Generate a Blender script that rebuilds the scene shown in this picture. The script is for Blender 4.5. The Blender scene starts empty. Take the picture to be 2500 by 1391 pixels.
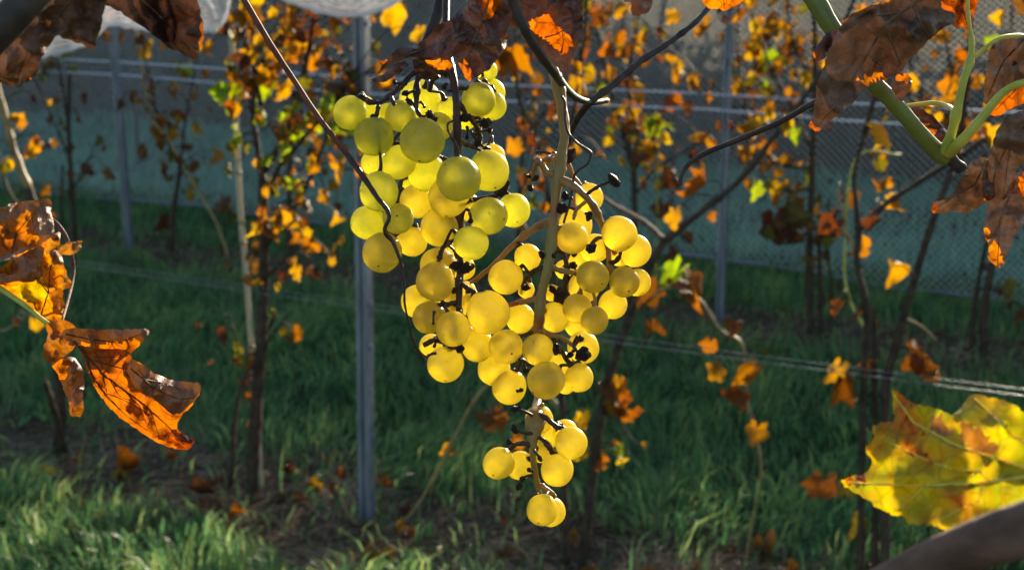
import bpy, bmesh, math, random
import numpy as np
from mathutils import Vector, Matrix, Quaternion, noise
from mathutils.geometry import delaunay_2d_cdt

random.seed(7); np.random.seed(7)
scene = bpy.context.scene
COL = scene.collection

# ------------------------------------------------------------------ camera
FPX = 3600.0                      # focal length in photo pixels (photo is 2500 wide)
CX, CY = 1250.0, 695.5
PITCH = math.radians(13.8)
CAM = Vector((0.0, 0.0, 1.575))
cam_data = bpy.data.cameras.new('camera')
cam_data.sensor_width = 36.0
cam_data.lens = 36.0 * FPX / 2500.0
cam_data.clip_start = 0.02
cam_data.clip_end = 400.0
cam_data.dof.use_dof = True
cam_data.dof.focus_distance = 0.665
cam_data.dof.aperture_fstop = 20.0
cam = bpy.data.objects.new('camera', cam_data)
cam.location = CAM
cam.rotation_euler = (math.radians(90) - PITCH, 0, 0)
COL.objects.link(cam)
scene.camera = cam

# ------------------------------------------------------------------ light
SUN_EL = math.radians(13.0)
SUN_AZ = math.radians(24.0)       # to the right of straight ahead
SUN_DIR = Vector((math.sin(SUN_AZ) * math.cos(SUN_EL), math.cos(SUN_AZ) * math.cos(SUN_EL), math.sin(SUN_EL)))
world = bpy.data.worlds.new('World')
scene.world = world
world.use_nodes = True
wn = world.node_tree.nodes; wl = world.node_tree.links
wn.clear()
wo = wn.new('ShaderNodeOutputWorld'); wb = wn.new('ShaderNodeBackground'); ws = wn.new('ShaderNodeTexSky')
ws.sky_type = 'NISHITA'; ws.sun_disc = False
ws.sun_elevation = SUN_EL; ws.sun_rotation = SUN_AZ
ws.air_density = 1.0; ws.dust_density = 0.6; ws.ozone_density = 1.6
wb.inputs['Strength'].default_value = 0.095
wl.new(ws.outputs[0], wb.inputs[0]); wl.new(wb.outputs[0], wo.inputs[0])
sun_data = bpy.data.lights.new('sun', 'SUN')
sun_data.energy = 5.0
sun_data.angle = math.radians(0.5)
sun_data.color = (1.0, 0.86, 0.66)
sun = bpy.data.objects.new('sun', sun_data)
sun.rotation_euler = (-SUN_DIR).to_track_quat('-Z', 'Y').to_euler()
sun.location = (4, 12, 8)
COL.objects.link(sun)

scene.view_settings.view_transform = 'Standard'
scene.view_settings.look = 'None'
scene.view_settings.gamma = 1.0
scene.view_settings.exposure = 1.48
scene.cycles.use_denoising = True
scene.cycles.max_bounces = 10
scene.cycles.transparent_max_bounces = 8
scene.cycles.transmission_bounces = 8
scene.cycles.sample_clamp_indirect = 8.0
scene.cycles.use_adaptive_sampling = False

# ------------------------------------------------------------------ pixel geometry
SP, CP = math.sin(PITCH), math.cos(PITCH)
RIGHT = Vector((1, 0, 0)); UP = Vector((0, SP, CP)); FWD = Vector((0, CP, -SP))
ROWDIR = Vector((-0.89, 0.456, 0)).normalized()       # trellis rows run this way (to the left = away)
ROWN = Vector((0.456, 0.89, 0)).normalized()
ROW1, ROW2, ROW3 = 3.14, 5.50, 7.86
def ray(px, py):
    return FWD + RIGHT * ((px - CX) / FPX) - UP * ((py - CY) / FPX)
def P(px, py, d):
    return CAM + ray(px, py) * d
def prow(px, py, n):
    r = ray(px, py)
    return CAM + r * (n / r.dot(ROWN))
def drow(px, py, n):
    return n / ray(px, py).dot(ROWN)
def pground(px, py, z=0.0):
    r = ray(px, py)
    return CAM + r * ((z - CAM.z) / r.z)
def nt(n, t, z=0.0):
    v = ROWN * n + ROWDIR * t
    return Vector((v.x, v.y, z))

# ------------------------------------------------------------------ materials
def new_mat(name):
    m = bpy.data.materials.new(name); m.use_nodes = True
    m.node_tree.nodes.clear()
    return m, m.node_tree.nodes, m.node_tree.links
def rgba(c): return (c[0], c[1], c[2], 1.0)
def ramp(nodes, stops):
    r = nodes.new('ShaderNodeValToRGB'); e = r.color_ramp.elements
    while len(e) < len(stops): e.new(0.5)
    for i, (p, c) in enumerate(stops):
        e[i].position = p; e[i].color = rgba(c) if len(c) == 3 else c
    return r
def noise_node(nodes, links, scale, detail=4.0, rough=0.55, vec=None, dist=0.0):
    n = nodes.new('ShaderNodeTexNoise'); n.inputs['Scale'].default_value = scale
    n.inputs['Detail'].default_value = detail; n.inputs['Roughness'].default_value = rough
    n.inputs['Distortion'].default_value = dist
    if vec is not None: links.new(vec, n.inputs['Vector'])
    return n
def bump_node(nodes, links, h, strength, dist):
    b = nodes.new('ShaderNodeBump'); b.inputs['Strength'].default_value = strength
    b.inputs['Distance'].default_value = dist
    links.new(h, b.inputs['Height']); return b

def plain(name, stops, scale=60.0, rough=0.6, spec=0.3, bump=0.3, bdist=0.001, metallic=0.0, stretch=None):
    m, N, L = new_mat(name)
    tc = N.new('ShaderNodeTexCoord'); vec = tc.outputs['Object']
    if stretch:
        mp = N.new('ShaderNodeMapping'); mp.inputs['Scale'].default_value = stretch
        L.new(vec, mp.inputs['Vector']); vec = mp.outputs[0]
    n = noise_node(N, L, scale, 5, 0.6, vec)
    r = ramp(N, stops); L.new(n.outputs['Fac'], r.inputs[0])
    p = N.new('ShaderNodeBsdfPrincipled'); o = N.new('ShaderNodeOutputMaterial')
    L.new(r.outputs[0], p.inputs['Base Color'])
    p.inputs['Roughness'].default_value = rough; p.inputs['Specular IOR Level'].default_value = spec
    p.inputs['Metallic'].default_value = metallic
    if bump: L.new(bump_node(N, L, n.outputs['Fac'], bump, bdist).outputs[0], p.inputs['Normal'])
    L.new(p.outputs[0], o.inputs[0])
    return m

def leaf_mat(name, dead, mid, bright, trans_gain=1.0, trans=0.55, scale=30.0, dead_amt=0.5, vein_scale=90.0, rough=0.5, vary=0.08, vein=0.55, bump=0.6, spec=0.35):
    """thin leaf: reflects one colour, lets the light through in a more saturated one, blotched by dead tissue"""
    m, N, L = new_mat(name)
    tc = N.new('ShaderNodeTexCoord'); oi = N.new('ShaderNodeObjectInfo')
    vadd = N.new('ShaderNodeVectorMath'); vadd.operation = 'ADD'
    L.new(tc.outputs['Object'], vadd.inputs[0])
    vm = N.new('ShaderNodeVectorMath'); vm.operation = 'SCALE'; vm.inputs[3].default_value = 7.0
    comb = N.new('ShaderNodeCombineXYZ')
    for i in range(3): L.new(oi.outputs['Random'], comb.inputs[i])
    L.new(comb.outputs[0], vm.inputs[0]); L.new(vm.outputs[0], vadd.inputs[1])
    V = vadd.outputs[0]
    n1 = noise_node(N, L, scale, 6, 0.62, V, 0.6)
    n2 = noise_node(N, L, scale * 6, 4, 0.6, V)
    mix = N.new('ShaderNodeMath'); mix.operation = 'MULTIPLY_ADD'; mix.inputs[1].default_value = 0.25
    L.new(n2.outputs['Fac'], mix.inputs[0]); 
    sub = N.new('ShaderNodeMath'); sub.operation = 'SUBTRACT'; sub.inputs[1].default_value = 0.125
    L.new(n1.outputs['Fac'], sub.inputs[0]); L.new(sub.outputs[0], mix.inputs[2])
    a = 0.28 + 0.4 * dead_amt
    r = ramp(N, [(max(0.0, a - 0.10), dead), (a + 0.03, mid), (min(1, a + 0.22), bright)])
    L.new(mix.outputs[0], r.inputs[0])
    # net of small veins
    vo = N.new('ShaderNodeTexVoronoi'); vo.feature = 'DISTANCE_TO_EDGE'; vo.inputs['Scale'].default_value = vein_scale
    vd = N.new('ShaderNodeVectorMath'); vd.operation = 'ADD'; L.new(V, vd.inputs[0])
    nv = noise_node(N, L, vein_scale * 0.6, 2, 0.5, V)
    sc = N.new('ShaderNodeVectorMath'); sc.operation = 'SCALE'; sc.inputs[3].default_value = 0.6 / vein_scale
    L.new(nv.outputs['Color'], sc.inputs[0]); L.new(sc.outputs[0], vd.inputs[1]); L.new(vd.outputs[0], vo.inputs['Vector'])
    vr = ramp(N, [(0.0, (1 - vein,) * 3), (0.09, (1, 1, 1))]); L.new(vo.outputs['Distance'], vr.inputs[0])
    mul = N.new('ShaderNodeMix'); mul.data_type = 'RGBA'; mul.blend_type = 'MULTIPLY'; mul.inputs[0].default_value = 1.0
    L.new(r.outputs[0], mul.inputs[6]); L.new(vr.outputs[0], mul.inputs[7])
    hs = N.new('ShaderNodeHueSaturation')
    mr = N.new('ShaderNodeMapRange'); mr.inputs[3].default_value = 0.5 - vary * 0.35; mr.inputs[4].default_value = 0.5 + vary * 0.35
    L.new(oi.outputs['Random'], mr.inputs[0]); L.new(mr.outputs[0], hs.inputs['Hue'])
    mr2 = N.new('ShaderNodeMapRange'); mr2.inputs[3].default_value = 0.75; mr2.inputs[4].default_value = 1.2
    L.new(oi.outputs['Random'], mr2.inputs[0]); L.new(mr2.outputs[0], hs.inputs['Value'])
    L.new(mul.outputs[2], hs.inputs['Color'])
    p = N.new('ShaderNodeBsdfPrincipled'); p.inputs['Roughness'].default_value = rough; p.inputs['Specular IOR Level'].default_value = spec
    L.new(hs.outputs[0], p.inputs['Base Color'])
    b = bump_node(N, L, mix.outputs[0], bump, 0.007); L.new(b.outputs[0], p.inputs['Normal'])
    t = N.new('ShaderNodeBsdfTranslucent')
    g = N.new('ShaderNodeMix'); g.data_type = 'RGBA'; g.blend_type = 'MULTIPLY'; g.inputs[0].default_value = 1.0
    g.inputs[7].default_value = (trans_gain, trans_gain, trans_gain, 1); g.clamp_result = True
    sat = N.new('ShaderNodeHueSaturation'); sat.inputs['Saturation'].default_value = 1.25
    L.new(hs.outputs[0], sat.inputs['Color']); L.new(sat.outputs[0], g.inputs[6])
    L.new(g.outputs[2], t.inputs['Color'])
    ms = N.new('ShaderNodeMixShader'); ms.inputs[0].default_value = trans
    o = N.new('ShaderNodeOutputMaterial')
    L.new(p.outputs[0], ms.inputs[1]); L.new(t.outputs[0], ms.inputs[2]); L.new(ms.outputs[0], o.inputs[0])
    return m

M = {}
# foreground leaves; dark browns and oranges also carry shade and sun glow
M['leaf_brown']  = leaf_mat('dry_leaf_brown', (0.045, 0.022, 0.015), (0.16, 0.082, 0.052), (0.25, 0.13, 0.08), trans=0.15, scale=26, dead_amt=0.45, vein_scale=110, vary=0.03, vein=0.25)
M['leaf_dark']   = leaf_mat('dry_leaf_dark', (0.050, 0.024, 0.020), (0.13, 0.062, 0.050), (0.20, 0.098, 0.068), trans=0.08, scale=30, dead_amt=0.42, vein_scale=110, vary=0.02, vein=0.2, rough=0.42)  # dark tone also holds the shade of leaves behind
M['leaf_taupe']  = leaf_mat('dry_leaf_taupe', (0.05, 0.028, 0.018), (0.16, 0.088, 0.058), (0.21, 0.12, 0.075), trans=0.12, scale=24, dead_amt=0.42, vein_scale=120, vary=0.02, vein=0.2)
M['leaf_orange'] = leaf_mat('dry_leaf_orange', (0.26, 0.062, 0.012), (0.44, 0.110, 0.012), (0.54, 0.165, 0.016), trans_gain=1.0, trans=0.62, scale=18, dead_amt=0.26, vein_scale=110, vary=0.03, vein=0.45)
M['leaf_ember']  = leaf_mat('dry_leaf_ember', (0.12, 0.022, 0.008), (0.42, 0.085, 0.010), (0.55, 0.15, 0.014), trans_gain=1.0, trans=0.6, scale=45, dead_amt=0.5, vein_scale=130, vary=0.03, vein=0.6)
M['leaf_pink']   = leaf_mat('dry_leaf_tan', (0.17, 0.07, 0.035), (0.34, 0.15, 0.065), (0.46, 0.22, 0.075), trans_gain=1.0, trans=0.42, scale=35, dead_amt=0.42, vein_scale=80, vary=0.03, vein=0.35)
M['leaf_fold'] = leaf_mat('dry_leaf_russet', (0.15, 0.062, 0.030), (0.24, 0.102, 0.048), (0.30, 0.14, 0.065), trans=0.12, scale=22, dead_amt=0.35, vein_scale=110, vary=0.02, vein=0.3)  # brown with the shade of doubled, folded layers put into the colour
M['leaf_yellow'] = leaf_mat('autumn_leaf_yellow', (0.40, 0.09, 0.012), (0.43, 0.27, 0.012), (0.34, 0.37, 0.02), trans_gain=1.0, trans=0.55, scale=30, dead_amt=0.37, vein_scale=130, vary=0.01, vein=0.3, bump=0.4)
# background leaves
M['b_yellow'] = leaf_mat('vine_leaf_yellow', (0.20, 0.08, 0.018), (0.46, 0.23, 0.022), (0.55, 0.34, 0.035), trans_gain=1.1, trans=0.6, scale=22, dead_amt=0.42, vein_scale=40, vein=0.15, vary=0.06)
M['b_orange'] = leaf_mat('vine_leaf_orange', (0.12, 0.045, 0.016), (0.38, 0.15, 0.022), (0.50, 0.24, 0.030), trans_gain=1.1, trans=0.6, scale=22, dead_amt=0.46, vein_scale=40, vein=0.2, vary=0.06)
M['b_brown']  = leaf_mat('vine_leaf_brown', (0.045, 0.02, 0.012), (0.16, 0.065, 0.025), (0.30, 0.12, 0.03), trans=0.42, scale=14, dead_amt=0.42, vein_scale=40, vein=0.2, vary=0.05)
M['b_green']  = leaf_mat('vine_leaf_green', (0.18, 0.15, 0.02), (0.25, 0.31, 0.035), (0.36, 0.42, 0.05), trans_gain=1.0, trans=0.55, scale=12, dead_amt=0.25, vein_scale=40, vein=0.12, vary=0.06)
M['b_olive']  = leaf_mat('vine_leaf_olive', (0.05, 0.04, 0.012), (0.14, 0.12, 0.02), (0.24, 0.20, 0.03), trans=0.45, scale=12, dead_amt=0.35, vein_scale=40, vein=0.15, vary=0.06)
M['b_litter'] = leaf_mat('fallen_leaf_brown', (0.04, 0.018, 0.01), (0.13, 0.05, 0.02), (0.26, 0.11, 0.03), trans=0.3, scale=16, dead_amt=0.42, vein_scale=40, vein=0.2, vary=0.08)
# wood and stems
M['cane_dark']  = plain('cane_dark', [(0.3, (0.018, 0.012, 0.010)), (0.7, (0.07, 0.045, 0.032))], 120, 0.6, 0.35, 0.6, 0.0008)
M['cane_bg']    = plain('vine_wood', [(0.3, (0.02, 0.013, 0.009)), (0.7, (0.085, 0.055, 0.035))], 40, 0.75, 0.2, 0.8, 0.004)
M['cane_red']   = plain('cane_red_brown', [(0.3, (0.10, 0.026, 0.018)), (0.7, (0.22, 0.075, 0.045))], 150, 0.65, 0.2, 0.4, 0.0005)
M['cane_grey']  = plain('cane_grey_brown', [(0.3, (0.055, 0.028, 0.019)), (0.5, (0.15, 0.082, 0.055)), (0.72, (0.25, 0.15, 0.10))], 70, 0.75, 0.15, 1.0, 0.003, stretch=(0.3, 1, 1))
M['cane_pale']  = plain('shoot_pale_brown', [(0.3, (0.20, 0.13, 0.05)), (0.7, (0.38, 0.27, 0.11))], 50, 0.55, 0.3, 0.4, 0.001)
M['bamboo']     = plain('bamboo', [(0.3, (0.38, 0.28, 0.17)), (0.7, (0.60, 0.48, 0.32))], 30, 0.5, 0.35, 0.3, 0.002, stretch=(1, 1, 0.15))
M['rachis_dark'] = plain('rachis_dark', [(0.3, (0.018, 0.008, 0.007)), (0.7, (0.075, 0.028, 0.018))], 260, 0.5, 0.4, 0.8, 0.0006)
def sss_stem(name, stops, scale, rough=0.45, w=0.35):
    m = plain(name, stops, scale, rough, 0.4, 0.35, 0.0004)
    p = [n for n in m.node_tree.nodes if n.type == 'BSDF_PRINCIPLED'][0]
    p.inputs['Subsurface Weight'].default_value = w
    p.inputs['Subsurface Radius'].default_value = (1, 0.6, 0.15)
    p.inputs['Subsurface Scale'].default_value = 0.003
    return m
M['rachis_green'] = sss_stem('rachis_green', [(0.28, (0.30, 0.075, 0.04)), (0.45, (0.30, 0.17, 0.045)), (0.72, (0.23, 0.20, 0.04))], 45, w=0.6)
M['rachis_tan'] = sss_stem('rachis_tan', [(0.3, (0.20, 0.085, 0.03)), (0.7, (0.42, 0.22, 0.07))], 110)
M['shoot_green'] = sss_stem('shoot_green', [(0.3, (0.10, 0.125, 0.02)), (0.7, (0.20, 0.21, 0.035))], 60, w=0.5)
M['petiole_green'] = sss_stem('petiole_green', [(0.3, (0.30, 0.34, 0.05)), (0.7, (0.50, 0.50, 0.09))], 80, w=0.7)
M['vein_dark'] = plain('vein_dark', [(0.3, (0.06, 0.02, 0.008)), (0.7, (0.14, 0.05, 0.018))], 200, 0.6, 0.2, 0.0)
M['vein_pale'] = sss_stem('vein_pale', [(0.3, (0.42, 0.38, 0.05)), (0.7, (0.55, 0.50, 0.09))], 100, w=0.8)
M['vein_tan'] = plain('vein_tan', [(0.3, (0.14, 0.085, 0.05)), (0.7, (0.24, 0.15, 0.09))], 200, 0.6, 0.2, 0.0)
M['steel'] = plain('galvanised_steel', [(0.22, (0.10, 0.065, 0.045)), (0.34, (0.14, 0.155, 0.18)), (0.7, (0.27, 0.29, 0.33))], 26, 0.5, 0.5, 0.15, 0.001, metallic=0.55, stretch=(1, 1, 0.3))
M['wire'] = plain('galvanised_wire', [(0.3, (0.13, 0.14, 0.155)), (0.7, (0.25, 0.26, 0.28))], 40, 0.38, 0.5, 0.0, metallic=0.6)

def thread_mat(name, col, trans=0.4):
    m, N, L = new_mat(name)
    d = N.new('ShaderNodeBsdfDiffuse'); d.inputs[0].default_value = rgba(col)
    t = N.new('ShaderNodeBsdfTranslucent'); t.inputs[0].default_value = rgba(col)
    ms = N.new('ShaderNodeMixShader'); ms.inputs[0].default_value = trans
    o = N.new('ShaderNodeOutputMaterial')
    L.new(d.outputs[0], ms.inputs[1]); L.new(t.outputs[0], ms.inputs[2]); L.new(ms.outputs[0], o.inputs[0])
    return m
M['net'] = thread_mat('net_thread', (0.80, 0.79, 0.74), 0.6)
M['net_hem'] = thread_mat('net_hem_cord', (0.22, 0.22, 0.25), 0.1)
M['wire_pale'] = plain('coated_wire', [(0.3, (0.40, 0.42, 0.50)), (0.7, (0.55, 0.57, 0.66))], 40, 0.4, 0.4, 0.0)
M['net_white'] = thread_mat('net_thread_white', (0.80, 0.80, 0.82), 0.5)

def grape_mat(name, base, radius, scale, bloom=0.12, through=(1.0, 0.845, 0.14)):
    m, N, L = new_mat(name)
    tc = N.new('ShaderNodeTexCoord'); oi = N.new('ShaderNodeObjectInfo')
    comb = N.new('ShaderNodeCombineXYZ')
    for i in range(3): L.new(oi.outputs['Random'], comb.inputs[i])
    sc = N.new('ShaderNodeVectorMath'); sc.operation = 'SCALE'; sc.inputs[3].default_value = 23.0
    L.new(comb.outputs[0], sc.inputs[0])
    va = N.new('ShaderNodeVectorMath'); va.operation = 'ADD'
    L.new(tc.outputs['Object'], va.inputs[0]); L.new(sc.outputs[0], va.inputs[1])
    V = va.outputs[0]
    hs = N.new('ShaderNodeHueSaturation'); hs.inputs['Color'].default_value = rgba(base)
    mr = N.new('ShaderNodeMapRange'); mr.inputs[3].default_value = 0.485; mr.inputs[4].default_value = 0.515
    L.new(oi.outputs['Random'], mr.inputs[0]); L.new(mr.outputs[0], hs.inputs['Hue'])
    # speckles
    vo = N.new('ShaderNodeTexVoronoi'); vo.inputs['Scale'].default_value = 5.5; L.new(V, vo.inputs['Vector'])
    vr = ramp(N, [(0.035, (0.22, 0.16, 0.10)), (0.06, (1, 1, 1))]); L.new(vo.outputs['Distance'], vr.inputs[0])
    n1 = noise_node(N, L, 2.2, 5, 0.6, V)
    nr = ramp(N, [(0.26, (0.62, 0.50, 0.40)), (0.34, (0.92, 0.91, 0.90)), (0.6, (1, 1, 1))]); L.new(n1.outputs['Fac'], nr.inputs[0])
    # stigma scar at the far pole
    ds = N.new('ShaderNodeVectorMath'); ds.operation = 'DISTANCE'; ds.inputs[1].default_value = (0, 0, -1.0)
    L.new(tc.outputs['Object'], ds.inputs[0])
    dr = ramp(N, [(0.055, (0.06, 0.03, 0.015)), (0.085, (1, 1, 1))]); L.new(ds.outputs['Value'], dr.inputs[0])
    def mul(a, b):
        x = N.new('ShaderNodeMix'); x.data_type = 'RGBA'; x.blend_type = 'MULTIPLY'; x.inputs[0].default_value = 1.0
        L.new(a, x.inputs[6]); L.new(b, x.inputs[7]); return x.outputs[2]
    c = mul(mul(mul(hs.outputs[0], vr.outputs[0]), nr.outputs[0]), dr.outputs[0])
    p = N.new('ShaderNodeBsdfPrincipled')
    L.new(c, p.inputs['Base Color'])
    p.inputs['Subsurface Weight'].default_value = 1.0
    p.inputs['Subsurface Radius'].default_value = radius
    p.inputs['Subsurface Scale'].default_value = scale
    p.subsurface_method = 'RANDOM_WALK'
    p.inputs['Subsurface Anisotropy'].default_value = 0.75
    p.inputs['Roughness'].default_value = 0.38
    p.inputs['Specular IOR Level'].default_value = 0.42
    # waxy bloom
    d = N.new('ShaderNodeBsdfDiffuse'); d.inputs['Color'].default_value = (0.40, 0.44, 0.38, 1)
    n2 = noise_node(N, L, 1.6, 6, 0.65, V)
    br = N.new('ShaderNodeMapRange'); br.inputs[1].default_value = 0.3; br.inputs[2].default_value = 0.7
    br.inputs[3].default_value = bloom * 0.2; br.inputs[4].default_value = bloom * 1.9
    L.new(n2.outputs['Fac'], br.inputs[0])
    ms = N.new('ShaderNodeMixShader'); L.new(br.outputs[0], ms.inputs[0])
    o = N.new('ShaderNodeOutputMaterial')
    rf = N.new('ShaderNodeBsdfRefraction'); rf.inputs['Roughness'].default_value = 0.74; rf.inputs['IOR'].default_value = 1.18
    tint = N.new('ShaderNodeMix'); tint.data_type = 'RGBA'; tint.blend_type = 'MULTIPLY'; tint.inputs[0].default_value = 1.0
    tint.inputs[6].default_value = rgba(through); L.new(mul(mul(vr.outputs[0], dr.outputs[0]), nr.outputs[0]), tint.inputs[7])
    L.new(tint.outputs[2], rf.inputs['Color'])
    tl = N.new('ShaderNodeBsdfTranslucent'); L.new(tint.outputs[2], tl.inputs['Color'])
    m3 = N.new('ShaderNodeMixShader'); m3.inputs[0].default_value = 0.62
    L.new(rf.outputs[0], m3.inputs[1]); L.new(tl.outputs[0], m3.inputs[2])
    m2 = N.new('ShaderNodeMixShader'); m2.inputs[0].default_value = 0.72
    L.new(p.outputs[0], m2.inputs[1]); L.new(m3.outputs[0], m2.inputs[2])
    L.new(m2.outputs[0], ms.inputs[1]); L.new(d.outputs[0], ms.inputs[2]); L.new(ms.outputs[0], o.inputs[0])
    return m
M['grape'] = grape_mat('grape_skin', (0.46, 0.37, 0.025), (1.0, 0.8, 0.12), 0.012, 0.06)
M['grape_green'] = grape_mat('grape_skin_green', (0.36, 0.36, 0.04), (1.0, 0.88, 0.13), 0.012, 0.08, (0.95, 0.90, 0.13))
M['raisin'] = plain('shrivelled_berry', [(0.3, (0.012, 0.006, 0.006)), (0.7, (0.06, 0.02, 0.014))], 300, 0.5, 0.4, 1.0, 0.001)

# ------------------------------------------------------------------ mesh helpers
def mesh_obj(name, verts, faces, mats, parent=None, midx=None, smooth=True):
    me = bpy.data.meshes.new(name)
    me.from_pydata([tuple(v) for v in verts], [], faces)
    for m in (mats if isinstance(mats, (list, tuple)) else [mats]): me.materials.append(m)
    if midx is not None: me.polygons.foreach_set('material_index', midx)
    if smooth: me.polygons.foreach_set('use_smooth', [True] * len(me.polygons))
    me.update()
    o = bpy.data.objects.new(name, me); COL.objects.link(o)
    if parent is not None: attach(o, parent)
    return o
def attach(o, parent):
    o.parent = parent
    o.matrix_parent_inverse = Matrix.Translation(-world_loc(parent))
def world_loc(o):
    v = o.location.copy(); q = o.parent
    return v
def thing(name, label, cat, loc, group=None):
    o = bpy.data.objects.new(name, None); COL.objects.link(o)
    o.empty_display_size = 0.02
    o.location = loc; o['label'] = label; o['category'] = cat
    if group: o['group'] = group
    return o
def tag(o, label=None, cat=None, group=None, kind=None):
    if label: o['label'] = label
    if cat: o['category'] = cat
    if group: o['group'] = group
    if kind: o['kind'] = kind
    return o

def smooth_path(pts, radii, sub=6):
    """Catmull-Rom through the points"""
    if len(pts) < 3:
        sub = max(sub, 2)
    P4 = [pts[0] * 2 - pts[1]] + list(pts) + [pts[-1] * 2 - pts[-2]]
    out, rr = [], []
    for i in range(len(pts) - 1):
        a, b, c, d = P4[i:i + 4]
        for k in range(sub):
            t = k / sub
            out.append(0.5 * ((2 * b) + (c - a) * t + (2 * a - 5 * b + 4 * c - d) * t * t + (3 * b - a - 3 * c + d) * t ** 3))
            rr.append(radii[i] * (1 - t) + radii[i + 1] * t)
    out.append(pts[-1]); rr.append(radii[-1])
    return out, rr

def tube_data(pts, radii, segs=8, lump=0.0, seed=0, freq=60.0, knots=None):
    V, F = [], []
    n = len(pts)
    t0 = (pts[1] - pts[0]).normalized()
    ref = Vector((0, 0, 1)) if abs(t0.z) < 0.9 else Vector((1, 0, 0))
    nrm = t0.cross(ref).normalized()
    for i in range(n):
        t = (pts[min(i + 1, n - 1)] - pts[max(i - 1, 0)])
        t = t.normalized() if t.length > 1e-9 else t0
        nrm = (nrm - t * nrm.dot(t))
        nrm = nrm.normalized() if nrm.length > 1e-6 else t.orthogonal().normalized()
        bi = t.cross(nrm)
        r = radii[i]
        if knots:
            for kp, ks in knots:
                r *= 1.0 + ks * math.exp(-((i / (n - 1) - kp) * 28) ** 2)
        for s in range(segs):
            a = 2 * math.pi * s / segs
            d = nrm * math.cos(a) + bi * math.sin(a)
            k = 1.0
            if lump: k += lump * noise.noise((pts[i] + d * r) * freq + Vector((seed, seed * 1.7, 0)))
            V.append(pts[i] + d * r * k)
    for i in range(n - 1):
        for s in range(segs):
            a = i * segs + s; b = i * segs + (s + 1) % segs
            F.append((a, b, b + segs, a + segs))
    F.append(tuple(range(segs - 1, -1, -1)))
    F.append(tuple(range((n - 1) * segs, n * segs)))
    return V, F
def join(datas):
    V, F = [], []
    for v, f in datas:
        o = len(V); V += v; F += [tuple(i + o for i in q) for q in f]
    return V, F
def tube(name, pts, radii, mat, parent=None, segs=8, sub=6, lump=0.12, freq=60.0, seed=0, knots=None):
    if not isinstance(radii, (list, tuple)): radii = [radii] * len(pts)
    if len(pts) > 2 and len(radii) > 2:
        radii = list(radii)
        if len(radii) < len(pts): radii = [radii[0]] + radii
        while len(radii) < len(pts): radii.append(radii[-1])
    if len(radii) == 2 and len(pts) != 2:
        a, b = radii; radii = [a + (b - a) * i / (len(pts) - 1) for i in range(len(pts))]
    p, r = smooth_path(pts, list(radii), sub)
    V, F = tube_data(p, r, segs, lump, seed, freq, knots)
    return mesh_obj(name, V, F, mat, parent)
def fg(pl, d=0.66):
    """pixel polyline [(x, y[, depth])] in the foreground -> points"""
    pts = [P(q[0], q[1], q[2] if len(q) > 2 else d) for q in pl]
    if pl[0][1] <= -190: pts = [nt(FGN, pts[0].dot(ROWDIR), WIREZ)] + pts      # hangs from the wire above
    if pl[-1][1] <= -190: pts = pts + [nt(FGN, pts[-1].dot(ROWDIR), WIREZ)]
    return pts
WIREZ = 1.66
FGN = P(1250, 300, 0.67).dot(ROWN)
def fr(r, d=0.66): return r * d / FPX

# ------------------------------------------------------------------ ground
def ground_material():
    m, N, L = new_mat('ground')
    geo = N.new('ShaderNodeNewGeometry')
    dot = N.new('ShaderNodeVectorMath'); dot.operation = 'DOT_PRODUCT'; dot.inputs[1].default_value = ROWN
    L.new(geo.outputs['Position'], dot.inputs[0])
    n1 = noise_node(N, L, 2.4, 5, 0.6, geo.outputs['Position'])
    n2 = noise_node(N, L, 26, 6, 0.65, geo.outputs['Position'])
    # distance to nearest row line (rows 2.36 m apart)
    ad = N.new('ShaderNodeMath'); ad.operation = 'ADD'; ad.inputs[1].default_value = 2.36 * 10 - ROW1
    L.new(dot.outputs['Value'], ad.inputs[0])
    pp = N.new('ShaderNodeMath'); pp.operation = 'PINGPONG'; pp.inputs[1].default_value = 1.18
    L.new(ad.outputs[0], pp.inputs[0])
    nn = N.new('ShaderNodeMath'); nn.operation = 'MULTIPLY_ADD'; nn.inputs[1].default_value = 0.5; 
    L.new(n1.outputs['Fac'], nn.inputs[0]); L.new(pp.outputs[0], nn.inputs[2])
    mr = N.new('ShaderNodeMapRange'); mr.inputs[1].default_value = 0.45; mr.inputs[2].default_value = 0.72
    L.new(nn.outputs[0], mr.inputs[0])
    soil = ramp(N, [(0.3, (0.030, 0.019, 0.012)), (0.55, (0.075, 0.048, 0.027)), (0.8, (0.13, 0.09, 0.05))]); L.new(n2.outputs['Fac'], soil.inputs[0])
    turf = ramp(N, [(0.3, (0.012, 0.022, 0.008)), (0.6, (0.03, 0.055, 0.015)), (0.85, (0.06, 0.07, 0.025))]); L.new(n2.outputs['Fac'], turf.inputs[0])
    mx = N.new('ShaderNodeMix'); mx.data_type = 'RGBA'
    L.new(mr.outputs[0], mx.inputs[0]); L.new(soil.outputs[0], mx.inputs[6]); L.new(turf.outputs[0], mx.inputs[7])
    p = N.new('ShaderNodeBsdfPrincipled'); p.inputs['Roughness'].default_value = 0.9; p.inputs['Specular IOR Level'].default_value = 0.15
    L.new(mx.outputs[2], p.inputs['Base Color'])
    L.new(bump_node(N, L, n2.outputs['Fac'], 0.9, 0.03).outputs[0], p.inputs['Normal'])
    o = N.new('ShaderNodeOutputMaterial'); L.new(p.outputs[0], o.inputs[0])
    return m
def ground_z(x, y):
    return 0.030 * noise.noise(Vector((x * 1.3, y * 1.3, 3.1))) + 0.018 * noise.noise(Vector((x * 4.1, y * 4.1, 8.0)))
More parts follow.
